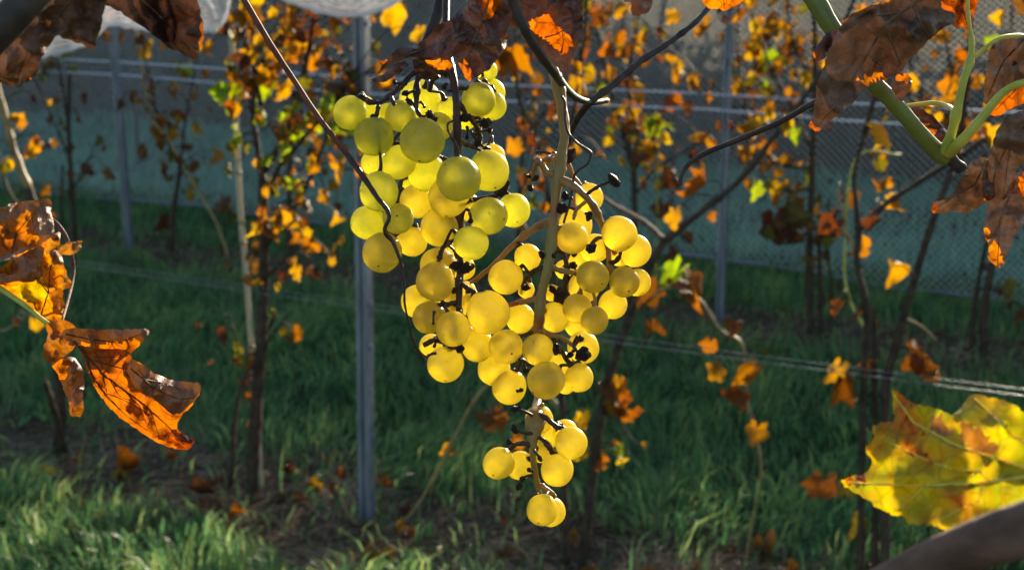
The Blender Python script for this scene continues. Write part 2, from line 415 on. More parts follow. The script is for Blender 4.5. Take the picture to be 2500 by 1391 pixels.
def build_ground():
    V, F = [], []
    nx, ny = 110, 130
    xs = np.linspace(-7.5, 7.5, nx); ys = np.linspace(-0.5, 14.5, ny)
    for y in ys:
        for x in xs:
            edge = min(1.0, (7.5 - abs(x)) / 1.0, (y + 0.5) / 1.0, (14.5 - y) / 1.0)
            V.append((x, y, ground_z(x, y) * max(0, edge)))
    for j in range(ny - 1):
        for i in range(nx - 1):
            a = j * nx + i; F.append((a, a + 1, a + nx + 1, a + nx))
    # apron out to the horizon
    B = 150.0
    o = len(V)
    V += [(-B, -B, 0), (B, -B, 0), (B, B, 0), (-B, B, 0)]
    c = [0, nx - 1, ny * nx - 1, (ny - 1) * nx]
    F += [(o, o + 1, c[1], c[0]), (o + 1, o + 2, c[2], c[1]), (o + 2, o + 3, c[3], c[2]), (o + 3, o, c[0], c[3])]
    g = mesh_obj('ground', V, F, ground_material())
    tag(g, 'vineyard ground with grass alleys and bare soil strips', None, None, 'structure')
build_ground()

# ------------------------------------------------------------------ grass
def grass_mat(name, lo, mid, hi, scale=3.0, trans=0.4):
    m, N, L = new_mat(name)
    geo = N.new('ShaderNodeNewGeometry')
    n = noise_node(N, L, scale, 4, 0.7, geo.outputs['Position'])
    at = N.new('ShaderNodeAttribute'); at.attribute_name = 'tint'
    ad = N.new('ShaderNodeMath'); ad.operation = 'MULTIPLY_ADD'; ad.inputs[1].default_value = 0.6
    sb = N.new('ShaderNodeMath'); sb.operation = 'SUBTRACT'; sb.inputs[1].default_value = 0.3
    L.new(n.outputs['Fac'], sb.inputs[0])
    L.new(at.outputs['Fac'], ad.inputs[0]); L.new(sb.outputs[0], ad.inputs[2])
    r = ramp(N, [(0.1, lo), (0.5, mid), (0.95, hi)]); L.new(ad.outputs[0], r.inputs[0])
    p = N.new('ShaderNodeBsdfPrincipled'); p.inputs['Roughness'].default_value = 0.36; p.inputs['Specular IOR Level'].default_value = 0.4
    t = N.new('ShaderNodeBsdfTranslucent')
    L.new(r.outputs[0], p.inputs['Base Color'])
    sat = N.new('ShaderNodeHueSaturation'); sat.inputs['Value'].default_value = 2.8; sat.inputs['Hue'].default_value = 0.475
    L.new(r.outputs[0], sat.inputs['Color']); L.new(sat.outputs[0], t.inputs[0])
    ms = N.new('ShaderNodeMixShader'); ms.inputs[0].default_value = trans
    o = N.new('ShaderNodeOutputMaterial')
    L.new(p.outputs[0], ms.inputs[1]); L.new(t.outputs[0], ms.inputs[2]); L.new(ms.outputs[0], o.inputs[0])
    return m
M['grass'] = grass_mat('grass_blade', (0.016, 0.058, 0.024), (0.048, 0.132, 0.048), (0.20, 0.26, 0.070), trans=0.55)
M['grass_far'] = grass_mat('grass_blade_dewy', (0.06, 0.17, 0.12), (0.12, 0.28, 0.20), (0.20, 0.38, 0.29), trans=0.4)
M['straw'] = grass_mat('straw_blade', (0.10, 0.055, 0.022), (0.26, 0.17, 0.07), (0.42, 0.30, 0.13), trans=0.35)

rn = np.random.RandomState(11)
def vnoise(x, y, s, seed):
    return np.array([noise.noise(Vector((a * s, b * s, seed))) for a, b in zip(x, y)])
def blades(name, n_t_samples, hmin, hmax, wid, lean, mat, label, flat=False):
    n, t = n_t_samples
    x = ROWN.x * n + ROWDIR.x * t; y = ROWN.y * n + ROWDIR.y * t
    K = len(n)
    tuft = vnoise(x, y, 3.2, 5.0) * 0.5 + vnoise(x, y, 9.0, 2.0) * 0.5
    h = (hmin + (hmax - hmin) * rn.rand(K) ** 1.5) * np.clip(1 + 1.25 * tuft, 0.25, 2.2)
    z = np.array([ground_z(a, b) for a, b in zip(x, y)]) - 0.004
    ang = rn.rand(K) * 2 * np.pi
    la = vnoise(x, y, 2.2, 7.0) * 7.0 + rn.normal(0, 0.9, K)
    ln = lean * (0.25 + rn.rand(K)) * h * (1.0 + 0.9 * vnoise(x, y, 4.0, 12.0))
    w = wid * (0.6 + 0.8 * rn.rand(K))
    dx, dy = np.cos(ang) * w, np.sin(ang) * w
    lx, ly = np.cos(la) * ln, np.sin(la) * ln
    up = 0.12 if flat else 1.0
    co = np.empty((K, 5, 3))
    co[:, 0] = np.stack([x - dx, y - dy, z], 1)
    co[:, 1] = np.stack([x + dx, y + dy, z], 1)
    co[:, 2] = np.stack([x + dx * .8 + lx * .3, y + dy * .8 + ly * .3, z + h * .6 * up], 1)
    co[:, 3] = np.stack([x - dx * .8 + lx * .3, y - dy * .8 + ly * .3, z + h * .6 * up], 1)
    co[:, 4] = np.stack([x + lx, y + ly, z + h * up * (0.9 if not flat else 0.8)], 1)
    if flat: co[:, :, 2] += 0.012
    me = bpy.data.meshes.new(name)
    me.vertices.add(K * 5); me.vertices.foreach_set('co', co.reshape(-1))
    base = (np.arange(K) * 5)[:, None]
    quads = base + np.array([[0, 1, 2, 3]]); tris = base + np.array([[3, 2, 4]])
    loops = np.concatenate([quads, tris], 1).reshape(-1)
    me.loops.add(K * 7); me.loops.foreach_set('vertex_index', loops.astype(np.int32))
    ls = np.empty((K, 2), np.int32); ls[:, 0] = np.arange(K) * 7; ls[:, 1] = np.arange(K) * 7 + 4
    me.polygons.add(K * 2); me.polygons.foreach_set('loop_start', ls.reshape(-1))
    me.polygons.foreach_set('use_smooth', np.ones(K * 2, bool))
    me.update(calc_edges=True)
    at = me.attributes.new('tint', 'FLOAT', 'POINT'); at.data.foreach_set('value', np.repeat(rn.rand(K), 5).astype(np.float32))
    me.materials.append(mat)
    o = bpy.data.objects.new(name, me); COL.objects.link(o)
    tag(o, label, None, None, 'stuff')
    return o
def strip(n0, n1, t0, t1, dens):
    K = int((n1 - n0) * (t1 - t0) * dens)
    return n0 + (n1 - n0) * rn.rand(K), t0 + (t1 - t0) * rn.rand(K)
def soil_mask(n, t, half):
    x = ROWN.x * n + ROWDIR.x * t; y = ROWN.y * n + ROWDIR.y * t
    k = np.abs(((n - ROW1 + 1.18) % 2.36) - 1.18)
    edge = half + 0.14 * vnoise(x, y, 3.0, 9.0) + 0.07 * vnoise(x, y, 9.0, 4.0)
    return k < edge
def lawn(n0, n1, t0, t1, dens, keep_soil=0.06, half=0.25):
    n, t = strip(n0, n1, t0, t1, dens)
    s = soil_mask(n, t, half)
    keep = (~s) | (rn.rand(len(n)) < keep_soil)
    return n[keep], t[keep]
a = lawn(1.7, 3.2, -2.2, 4.0, 5200)
b = lawn(3.2, 5.6, -2.6, 5.6, 3600, 0.10)
c = lawn(5.6, 6.6, -3.4, 8.0, 3400, 0.14)
d = lawn(6.6, 9.2, -4.0, 10.0, 1400, 0.5)
blades('grass', (np.concatenate([a[0], b[0], c[0]]), np.concatenate([a[1], b[1], c[1]])), 0.035, 0.115, 0.0024, 0.85, M['grass'], 'damp green grass growing in the alleys between the vine rows')
blades('grass', d, 0.05, 0.12, 0.005, 0.8, M['grass_far'], 'shaded green grass growing behind the hanging net')
s1 = strip(2.7, 3.55, -2.0, 3.4, 3800); k1 = soil_mask(s1[0], s1[1], 0.42)
s2 = strip(5.1, 5.9, -3.0, 5.5, 1500); k2 = soil_mask(s2[0], s2[1], 0.42)
blades('dry_grass', (np.concatenate([s1[0][k1], s2[0][k2]]), np.concatenate([s1[1][k1], s2[1][k2]])), 0.03, 0.11, 0.0018, 1.3, M['straw'], 'flattened straw coloured dry grass on the soil strips under the vines', flat=True)

w1 = lawn(1.9, 5.4, -2.0, 3.6, 1500, 0.25)
wk = vnoise(w1[0], w1[1], 2.6, 21.0) > 0.12
blades('weeds', (w1[0][wk], w1[1][wk]), 0.02, 0.06, 0.007, 1.5, M['grass'], 'low broad leaved weeds growing in patches through the grass')
# ------------------------------------------------------------------ generic vine leaf meshes
def leaf_variant(seed, curl, fold, crumple):
    rs = random.Random(seed)
    NB = 20
    V = [Vector((0, 0, 0))]
    F = []
    ring1, ring2 = [], []
    for i in range(NB):
        a = 2 * math.pi * i / NB           # 0 = towards the tip (-Z in leaf space)
        lobe = 0.76 + 0.11 * math.cos(5 * a / 1.0) + 0.08 * math.cos(a)
        if abs(a - math.pi) < 0.2: lobe = 0.25     # sinus where the stalk joins
        lobe *= 1 + rs.uniform(-0.16, 0.14)
        x, y = math.sin(a) * lobe, -math.cos(a) * lobe
        ring2.append((x, y)); 
        if i % 2 == 0: ring1.append((x * 0.5, y * 0.5))
    def shape(x, y):
        z = fold * abs(x) * 0.9 - curl * (y + 0.1) ** 2 * (1 if y < 0 else 0.4)
        z += crumple * noise.noise(Vector((x * 2.6 + seed, y * 2.6, seed * 0.37))) + crumple * 0.6 * noise.noise(Vector((x * 6 + seed, y * 6, seed)))
        xx = x * (1 - 0.25 * curl * max(0, -y)) / math.sqrt(1 + (fold * 0.8) ** 2)
        return Vector((xx, z, y - 0.3))
    V = [shape(0, 0)] + [shape(*p) for p in ring1] + [shape(*p) for p in ring2]
    n1 = len(ring1)
    for i in range(n1):
        F.append((0, 1 + i, 1 + (i + 1) % n1))
        a, b = 1 + i, 1 + (i + 1) % n1
        p, q, r = 1 + n1 + 2 * i, 1 + n1 + 2 * i + 1, 1 + n1 + (2 * i + 2) % NB
        F += [(a, p, q), (a, q, b), (b, q, r)]
    return V, F
LEAFV = []
for k in range(9):
    cu, fo, cr = [(0.3, 0.4, 0.3), (0.6, 1.0, 0.4), (0.9, 0.7, 0.55), (0.2, 1.6, 0.5), (1.1, 1.3, 0.6), (0.5, -1.2, 0.55), (-0.6, 1.0, 0.5), (0.1, 0.2, 0.35), (0.8, -0.6, 0.65)][k]
    LEAFV.append(leaf_variant(k + 3, cu, fo, cr))
_leafmesh = {}
def leaf_mesh(k, matkey):
    if (k, matkey) not in _leafmesh:
        V, F = LEAFV[k]
        me = bpy.data.meshes.new('leaf'); me.from_pydata([tuple(v) for v in V], [], F)
        me.materials.append(M[matkey]); me.polygons.foreach_set('use_smooth', [True] * len(F)); me.update()
        _leafmesh[(k, matkey)] = me
    return _leafmesh[(k, matkey)]
def put_leaf(parent, loc, size, matkey, rs, name='leaf', flat=False, k=None):
    k = rs.randrange(9) if k is None else k
    o = bpy.data.objects.new(name, leaf_mesh(k, matkey)); COL.objects.link(o)
    if flat:
        rot = Matrix.Rotation(rs.uniform(0, 6.28), 4, 'Z') @ Matrix.Rotation(math.pi / 2 + rs.uniform(-0.35, 0.35), 4, 'X') @ Matrix.Rotation(rs.uniform(-0.3, 0.3), 4, 'Y')
    else:
        rot = Matrix.Rotation(rs.gauss(0, 0.8) + (math.pi if rs.random() < 0.5 else 0), 4, 'Z') @ Matrix.Rotation(rs.gauss(0, 0.45), 4, 'X') @ Matrix.Rotation(rs.gauss(0, 0.5), 4, 'Y')
    o.matrix_world = Matrix.Translation(loc) @ rot @ Matrix.Diagonal((size * rs.uniform(0.75, 1.05), size, size * rs.uniform(0.85, 1.15), 1))
    if parent is not None:
        m = o.matrix_world.copy(); o.parent = parent
        o.matrix_parent_inverse = Matrix.Translation(-parent.location); o.matrix_basis = m
    return o

# ------------------------------------------------------------------ hedge added behind everything as backdrop and shade caster
def build_shade_hedge():
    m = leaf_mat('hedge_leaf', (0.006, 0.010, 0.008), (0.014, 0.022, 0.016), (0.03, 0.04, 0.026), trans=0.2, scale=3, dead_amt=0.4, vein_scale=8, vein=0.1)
    root = thing('hedge', 'long dark evergreen hedge added behind the hanging net to cast shade', 'hedge', nt(9.6, 0))
    rs = np.random.RandomState(5)
    def top(t):  # height shaped for where the added hedge's shade should fall
        return 1.42 + 0.55 / (1 + math.exp(-(t - 3.4) * 3.0)) + 0.10 * math.sin(t * 1.1) + 0.10 * noise.noise(Vector((t * 1.7, 0, 1))) + 0.06 * noise.noise(Vector((t * 5, 0, 4)))
    V, F = [], []
    ts = np.linspace(-13, 15, 113)
    for t in ts:
        h = top(t) - 0.06
        for (n, z) in ((9.15, 0.0), (9.10, 0.5 * h), (9.2, 0.9 * h), (9.5, h), (10.0, h), (10.3, 0.7 * h), (10.3, 0)):
            j = 0.06 * noise.noise(Vector((t * 3, n * 4, z * 4)))
            V.append(nt(n + j, t, z + (j if z > 0 else -0.02)))
    for i in range(len(ts) - 1):
        for k in range(6):
            a = i * 7 + k; F.append((a, a + 1, a + 8, a + 7))
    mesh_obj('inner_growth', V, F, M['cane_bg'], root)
    K = 34000
    t = rs.uniform(-12.8, 14.8, K); u = rs.rand(K)
    LV = np.empty((K, 4, 3))
    for i in range(K):
        h = top(t[i])
        if u[i] < 0.62: n, z = 9.13 + rs.normal(0, 0.05), rs.uniform(0.02, h)
        else: n, z = rs.uniform(9.15, 10.3), h + rs.normal(-0.03, 0.045)
        c = nt(n, t[i], z)
        a = Vector(rs.normal(0, 1, 3)).normalized(); b = a.orthogonal().normalized(); s = rs.uniform(0.02, 0.045)
        q = Quaternion(a, rs.uniform(0, 6.28)); b = q @ b; w = a.cross(b)
        LV[i, 0] = c - b * s; LV[i, 1] = c + w * s * .5 + a * s * .15; LV[i, 2] = c + b * s; LV[i, 3] = c - w * s * .5 + a * s * .15
    f = [(4 * i, 4 * i + 1, 4 * i + 2, 4 * i + 3) for i in range(K)]
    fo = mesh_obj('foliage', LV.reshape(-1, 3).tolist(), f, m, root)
    fo['kind'] = 'stuff'
build_shade_hedge()

# ------------------------------------------------------------------ trellis posts and wires
def build_post(base, height, label, tilt=0.0, width=0.045, yaw=0.0):
    root = thing('steel_post', label, 'post', base, 'steel trellis posts')
    w, dp, lip, th = width, 0.030, 0.012, 0.0025
    prof = [(-w/2 + lip, 0), (-w/2, 0), (-w/2, dp), (-w/6, dp), (-w/10, dp - 0.008), (w/10, dp - 0.008), (w/6, dp), (w/2, dp), (w/2, 0), (w/2 - lip, 0)]
    inner = [(-w/2 + lip, th), (-w/2 + th, th), (-w/2 + th, dp - th), (-w/6, dp - th), (-w/10, dp - 0.008 - th), (w/10, dp - 0.008 - th), (w/6, dp - th), (w/2 - th, dp - th), (w/2 - th, th), (w/2 - lip, th)]
    loop = prof + inner[::-1]
    ax = -ROWDIR; ay = -ROWN                       # open side looks back up the row
    q = Matrix.Rotation(yaw, 3, 'Z'); ax = q @ ax; ay = q @ ay
    lean = Vector((tilt, 0, 0))
    V, F = [], []
    zs = [-0.05, height * .25, height * .5, height * .75, height]
    for z in zs:
        for (a, b) in loop: V.append(base + ax * a + ay * (b - dp/2) + Vector((0, 0, z)) + lean * z)
    m = len(loop)
    for i in range(len(zs) - 1):
        for k in range(m):
            F.append((i * m + k, i * m + (k + 1) % m, (i + 1) * m + (k + 1) % m, (i + 1) * m + k))
    top = (len(zs) - 1) * m
    h = len(prof)
    for k in range(h - 1): F.append((top + k, top + k + 1, top + m - 2 - k, top + m - 1 - k))
    mesh_obj('profile', V, F, M['steel'], root, smooth=False)
    z = 0.25; i = 0
    while z < height - 0.05:
        for s in (-1, 1):
            c = base + ax * (s * (w/2 + 0.003)) + Vector((0, 0, z)) + lean * z
            hv, hf = [], []
            for (dx, dy, dz) in ((-.003, -.008, -.007), (.003, -.008, -.007), (.003, .008, -.007), (-.003, .008, -.007), (-.003, -.004, .007), (.002, -.004, .007), (.002, .004, .007), (-.003, .004, .007)):
                hv.append(c + ax * dx * s + ay * dy + Vector((0, 0, dz)))
            hf = [(0, 3, 2, 1), (4, 5, 6, 7), (0, 1, 5, 4), (1, 2, 6, 5), (2, 3, 7, 6), (3, 0, 4, 7)]
            mesh_obj('wire_hook', hv, hf, M['steel'], root, smooth=False)
        z += 0.12
    return root
b1 = pground(896, 1268); b2 = pground(1757, 788); b3 = pground(316, 610)
build_post(b1, 2.1, 'wide steel trellis post standing on bare soil behind the hanging grapes', tilt=0.012, width=0.036, yaw=0.1)
build_post(b2, 2.0, 'slim steel trellis post beside the dark cane, in front of the net mesh', tilt=0.0, width=0.031)
build_post(b3, 2.0, 'slim steel trellis post in blue shade beyond the wire, away from the grapes', tilt=-0.010, width=0.034)
def build_wire(n, z, t0, t1, r, label, sag=0.01, name='trellis_wire', mat='wire', group='galvanised trellis wires', wav=0.004):
    pts = []
    K = 60
    for i in range(K + 1):
        t = t0 + (t1 - t0) * i / K
        pts.append(nt(n + wav * noise.noise(Vector((t * 2, z * 9, 0))), t, z - sag * math.sin(math.pi * ((t - t0) / 3.0 % 1.0)) + wav * noise.noise(Vector((t * 3, 7 + z * 5, 0)))))
    V, F = tube_data(pts, [r] * len(pts), 6)
    o = mesh_obj(name, V, F, M[mat]); tag(o, label, 'wire', group)
    return o
n1 = b1.dot(ROWN); n2 = b2.dot(ROWN)
ROW1 = n1; ROW2 = n2
build_wire(ROW1 - 0.035, 0.615, -3.0, 5.5, 0.0011, 'lower of the paired wires crossing low in front of the wide steel post')
build_wire(ROW1 - 0.030, 0.628, -3.0, 5.5, 0.0008, 'upper of the paired wires crossing low in front of the wide steel post')
build_wire(ROW1 - 0.030, 1.75, -3.0, 5.5, 0.0016, 'top wire of the vine row with the wide steel post')
build_wire(ROW2 - 0.03, 0.865, -4.0, 6.5, 0.0045, 'lower pale wire running at chest height along the slim posts', 0.02, mat='wire_pale')
build_wire(ROW2 - 0.03, 0.925, -4.0, 6.5, 0.0045, 'upper pale wire running at chest height along the slim posts', 0.01, mat='wire_pale')
build_wire(ROW2 - 0.03, 1.65, -4.0, 6.5, 0.002, 'top wire of the vine row with the slim posts')
FGN = P(1250, 300, 0.67).dot(ROWN)
build_wire(FGN, WIREZ, -1.4, 1.6, 0.0013, 'wire carrying the vine shoots and grapes above the picture')

# ------------------------------------------------------------------ nets
def build_net():
    root = thing('bird_net', 'pale fine mesh bird net hanging to the grass behind the slim posts', 'net', nt(6.4, 0))
    H = 1.62
    def surf(t, s):
        s = min(1.0, max(0.0, s))
        z = 0.02 + s * H
        n = 6.36 + 0.95 * s ** 0.8 + 0.13 * noise.noise(Vector((t * 0.9, s * 1.5, 0))) + 0.05 * noise.noise(Vector((t * 2.6, s * 1.2, 5))) + 0.012 * noise.noise(Vector((t * 7, s * 4, 6)))
        n += 0.10 * (1 - s) ** 6 * noise.noise(Vector((t * 0.8, 0, 9)))
        return nt(n, t + 0.06 * noise.noise(Vector((t * 1.2, s * 3, 2))), max(0.015, z - 0.03 * math.sin(t * 2.1) * (1 - s)))
    T0, T1 = -5.0, 10.5
    cell = 0.0245
    datas_v, datas_f = [], []
    L = 1.9
    ang = math.radians(38)
    for fam in (0, 1):
        a = ang if fam == 0 else ang - math.pi / 2
        ux, uy = math.cos(a), math.sin(a); vx, vy = -uy, ux
        corners = [(t, l) for t in (T0, T1) for l in (0, L)]
        vmin = min(c[0] * vx + c[1] * vy for c in corners); vmax = max(c[0] * vx + c[1] * vy for c in corners)
        k = vmin
        while k < vmax:
            # clip line to rectangle
            lo, hi = -1e9, 1e9
            for (p0, dd, mn, mx) in ((k * vx, ux, T0, T1), (k * vy, uy, 0, L)):
                q0, q1 = (mn - p0) / dd, (mx - p0) / dd
                lo = max(lo, min(q0, q1)); hi = min(hi, max(q0, q1))
            if hi - lo > 0.05:
                m = max(2, int((hi - lo) / 0.14))
                pts = []
                for i in range(m + 1):
                    u = lo + (hi - lo) * i / m
                    t, l = k * vx + u * ux, k * vy + u * uy
                    pts.append(surf(t, l / L))
                o = len(datas_v); r = 0.0018
                for i, p in enumerate(pts):
                    tg = (pts[min(i + 1, m)] - pts[max(i - 1, 0)]).normalized()
                    b = tg.cross(ROWN).normalized(); c = tg.cross(b)
                    datas_v += [p + b * r, p - b * r * .5 + c * r * .8, p - b * r * .5 - c * r * .8]
                for i in range(m):
                    for s in range(3):
                        x = o + i * 3 + s; y = o + i * 3 + (s + 1) % 3
                        datas_f.append((x, y, y + 3, x + 3))
            k += cell
    o = mesh_obj('mesh', datas_v, datas_f, M['net'], root); o['kind'] = 'stuff'
    hem = [surf(T0 + (T1 - T0) * i / 160, 0) + Vector((0, 0, 0.01)) for i in range(161)]
    V, F = tube_data(hem, [0.010] * len(hem), 6, 0.5, 3, 12)
    mesh_obj('hem_rope', V, F, M['net_hem'], root)
    topl = [surf(T0 + (T1 - T0) * i / 60, 1) for i in range(61)]
    V, F = tube_data(topl, [0.003] * len(topl), 5)
    mesh_obj('top_cord', V, F, M['wire'], root)
    for i, t in enumerate((-4.6, -0.9, 2.8, 6.5, 10.2)):
        base = nt(7.36, t, 0)
        pr = thing('net_post', 'thin dark stake with a steel cap standing right behind the hanging net', 'stake', base, 'stakes behind the net')
        V, F = tube_data([base + Vector((0, 0, -0.05)), base + Vector((0, 0, 0.9)), base + Vector((0, 0, 1.72))], [0.014, 0.013, 0.012], 8)
        mesh_obj('shaft', V, F, M['cane_bg'], pr)
        V, F = tube_data([base + Vector((0, 0, 1.70)), base + Vector((0, 0, 1.74))], [0.018, 0.015], 8)
        mesh_obj('cap', V, F, M['steel'], pr)
build_net()

def build_rolled_net(label, lower, d, rise_px, cell_px=13, layers=2):
    """gathered white net sagging from the top wire: lower = lower edge in pixels"""
    pts0 = [P(x, y, d) for x, y in lower]
    root = thing('rolled_net', label, 'net', pts0[len(pts0) // 2], 'white nets gathered on the top wire')
    path, _ = smooth_path(pts0, [1] * len(pts0), 14)
    allv, allf = [], []
    for lay in range(layers):
        off = FWD * (0.02 * lay)
        rows = []
        NV = int(rise_px / cell_px) + 1
        for j in range(NV + 1):
            s = j / NV
            row = []
            for i, p in enumerate(path):
                bulge = 0.05 * math.sin(math.pi * s) * (1 if lay == 0 else -0.6)
                q = p + UP * (s * rise_px * d / FPX) - FWD * bulge + off
                q += UP * (0.006 * noise.noise(Vector((i * 0.21, j * 0.3, lay)))) + RIGHT * (0.01 * noise.noise(Vector((i * 0.13, j * 0.21, 4 + lay)))) * s
                row.append(q)
            rows.append(row)
        r = 0.0009
        lines = rows + [[rows[j][i] for j in range(NV + 1)] for i in range(0, len(path), 1)]
        for ln in lines:
            v, f = tube_data(ln, [r] * len(ln), 3)
            o = len(allv); allv += v; allf += [tuple(k + o for k in q) for q in f]
    o = mesh_obj('mesh', allv, allf, M['net_white'], root); o['kind'] = 'stuff'
    v, f = tube_data(path, [0.0045] * len(path), 6, 0.4, 2, 90)
    mesh_obj('hem_cord', v, f, M['net_white'], root)
build_rolled_net('white gathered bird net sagging behind the curled brown leaf and dark stick', [(-40, 128), (60, 136), (120, 132), (190, 112), (260, 62), (330, 66), (420, 82), (500, 76), (540, 55), (556, 5), (560, -70)], 2.7, 190)
build_rolled_net('white gathered bird net sagging at the top of the wide steel post', [(640, -60), (690, -5), (750, 18), (810, 34), (860, 37), (910, 28), (960, 8), (1010, -40)], 2.7, 150)

# ------------------------------------------------------------------ background vines
PAL = {
 'gold':  ['b_yellow'] * 4 + ['b_orange'] * 4 + ['b_brown'] * 4 + ['b_olive'],
 'fire':  ['b_orange'] * 5 + ['b_yellow'] * 2 + ['b_brown'] * 4,
 'green': ['b_green'] * 5 + ['b_yellow'] * 3 + ['b_olive'] * 2,
 'dull':  ['b_brown'] * 6 + ['b_olive'] * 4 + ['b_orange'],
 'mixed': ['b_yellow'] * 4 + ['b_orange'] * 4 + ['b_green'] * 1 + ['b_brown'] * 4 + ['b_olive'] * 2,
}
def build_vine(label, row, trunk, canes, leaves=(), group='vines along the rows behind the grapes', seed=1, jit=0.12):
    """trunk: (pixels, r0, r1 metres); canes: (pixels, r0, r1, material, n leaves, spread px, size m, palette); leaves: (x, y, size px, material)"""
    rs = random.Random(seed)
    tp, tr0, tr1 = trunk
    b0 = prow(tp[0][0], tp[0][1], row); base = Vector((b0.x, b0.y, 0.0))
    root = thing('grapevine', label, 'vine', base, group)
    def path(px, off=0.0):
        out = []
        for i, q in enumerate(px):
            v = prow(q[0], q[1], row) + ROWN * (off * i / max(1, len(px) - 1))
            out.append(v)
        return out
    tpts = path(tp); tpts[0].z = -0.03
    tube('trunk', tpts, [tr0, tr1], M['cane_bg'], root, 8, 6, 0.35, 30, seed)
    allpts = [q for q in smooth_path(tpts, [1] * len(tpts), 6)[0]]
    stalks = []
    for ci, (px, r0, r1, mt, nl, spread, size, pal) in enumerate(canes):
        off = rs.uniform(-jit, jit)
        cp = path(px, off)
        tube('cane', cp, [r0, r1], M[mt], root, 6, 6, 0.2, 40, seed + ci, knots=[(k / 7 + 0.05, 0.35) for k in range(7)])
        sp, _ = smooth_path(cp, [1] * len(cp), 8)
        allpts += sp
        for k in range(nl):
            a = sp[rs.randrange(len(sp) // 6, len(sp))]
            dd = (a - CAM).length
            loc = a + RIGHT * rs.gauss(0, spread * dd / FPX * 0.6) + Vector((0, 0, 1)) * (rs.gauss(-0.012, spread * dd / FPX * 0.5)) + ROWN * rs.gauss(0, 0.06)
            lf = put_leaf(root, loc, size * rs.uniform(0.42, 1.08), rs.choice(PAL[pal]), rs)
            stalks.append((a, loc))
    for (x, y, s, mk) in leaves:
        loc = prow(x, y - s * 0.35, row)
        dd = drow(x, y, row)
        put_leaf(root, loc, s * dd / FPX * 0.62, mk, rs)
        a = min(allpts, key=lambda q: (q - loc).length)
        stalks.append((a, loc))
    ds = []
    for a, b in stalks:
        m = (a + b) / 2 + Vector((0, 0, 0.25 * (a - b).length)) + ROWDIR * rs.uniform(-.01, .01)
        if (a - b).length > 0.004:
            p, r = smooth_path([a, m, b], [0.0019, 0.0016, 0.0013], 3)
            ds.append(tube_data(p, r, 4))
    if ds:
        V, F = join(ds)
        o = mesh_obj('leaf_stalks', V, F, M['cane_bg'], root); o['kind'] = 'stuff'
    return root
Y1 = lambda x: 1080 + .21 * x
Y2 = lambda x: 565 + .128 * x
build_vine('yellow leaved vine beyond the orange leaf hanging on its pale stalk', ROW1,
  ([(140, Y1(140)), (148, 950), (122, 750), (95, 560), (70, 460)], 0.020, 0.014),
  [([(70, 460), (48, 370), (30, 250), (10, 120), (0, -40)], 0.011, 0.006, 'cane_pale', 16, 55, 0.034, 'gold'),
   ([(95, 560), (30, 520), (-30, 470), (-80, 380)], 0.007, 0.004, 'cane_bg', 8, 50, 0.034, 'dull'),
   ([(130, 800), (90, 760), (30, 800), (-40, 790)], 0.004, 0.002, 'cane_pale', 3, 30, 0.03, 'gold'),
   ([(160, Y1(160)), (168, 1000), (175, 900)], 0.012, 0.007, 'cane_bg', 0, 20, 0.03, 'dull')],
  [(66, 370, 60, 'b_yellow'), (98, 350, 26, 'b_orange'), (20, 405, 40, 'b_yellow'), (62, 312, 40, 'b_yellow'), (30, 300, 36, 'b_orange'), (85, 795, 40, 'b_yellow')], seed=21)
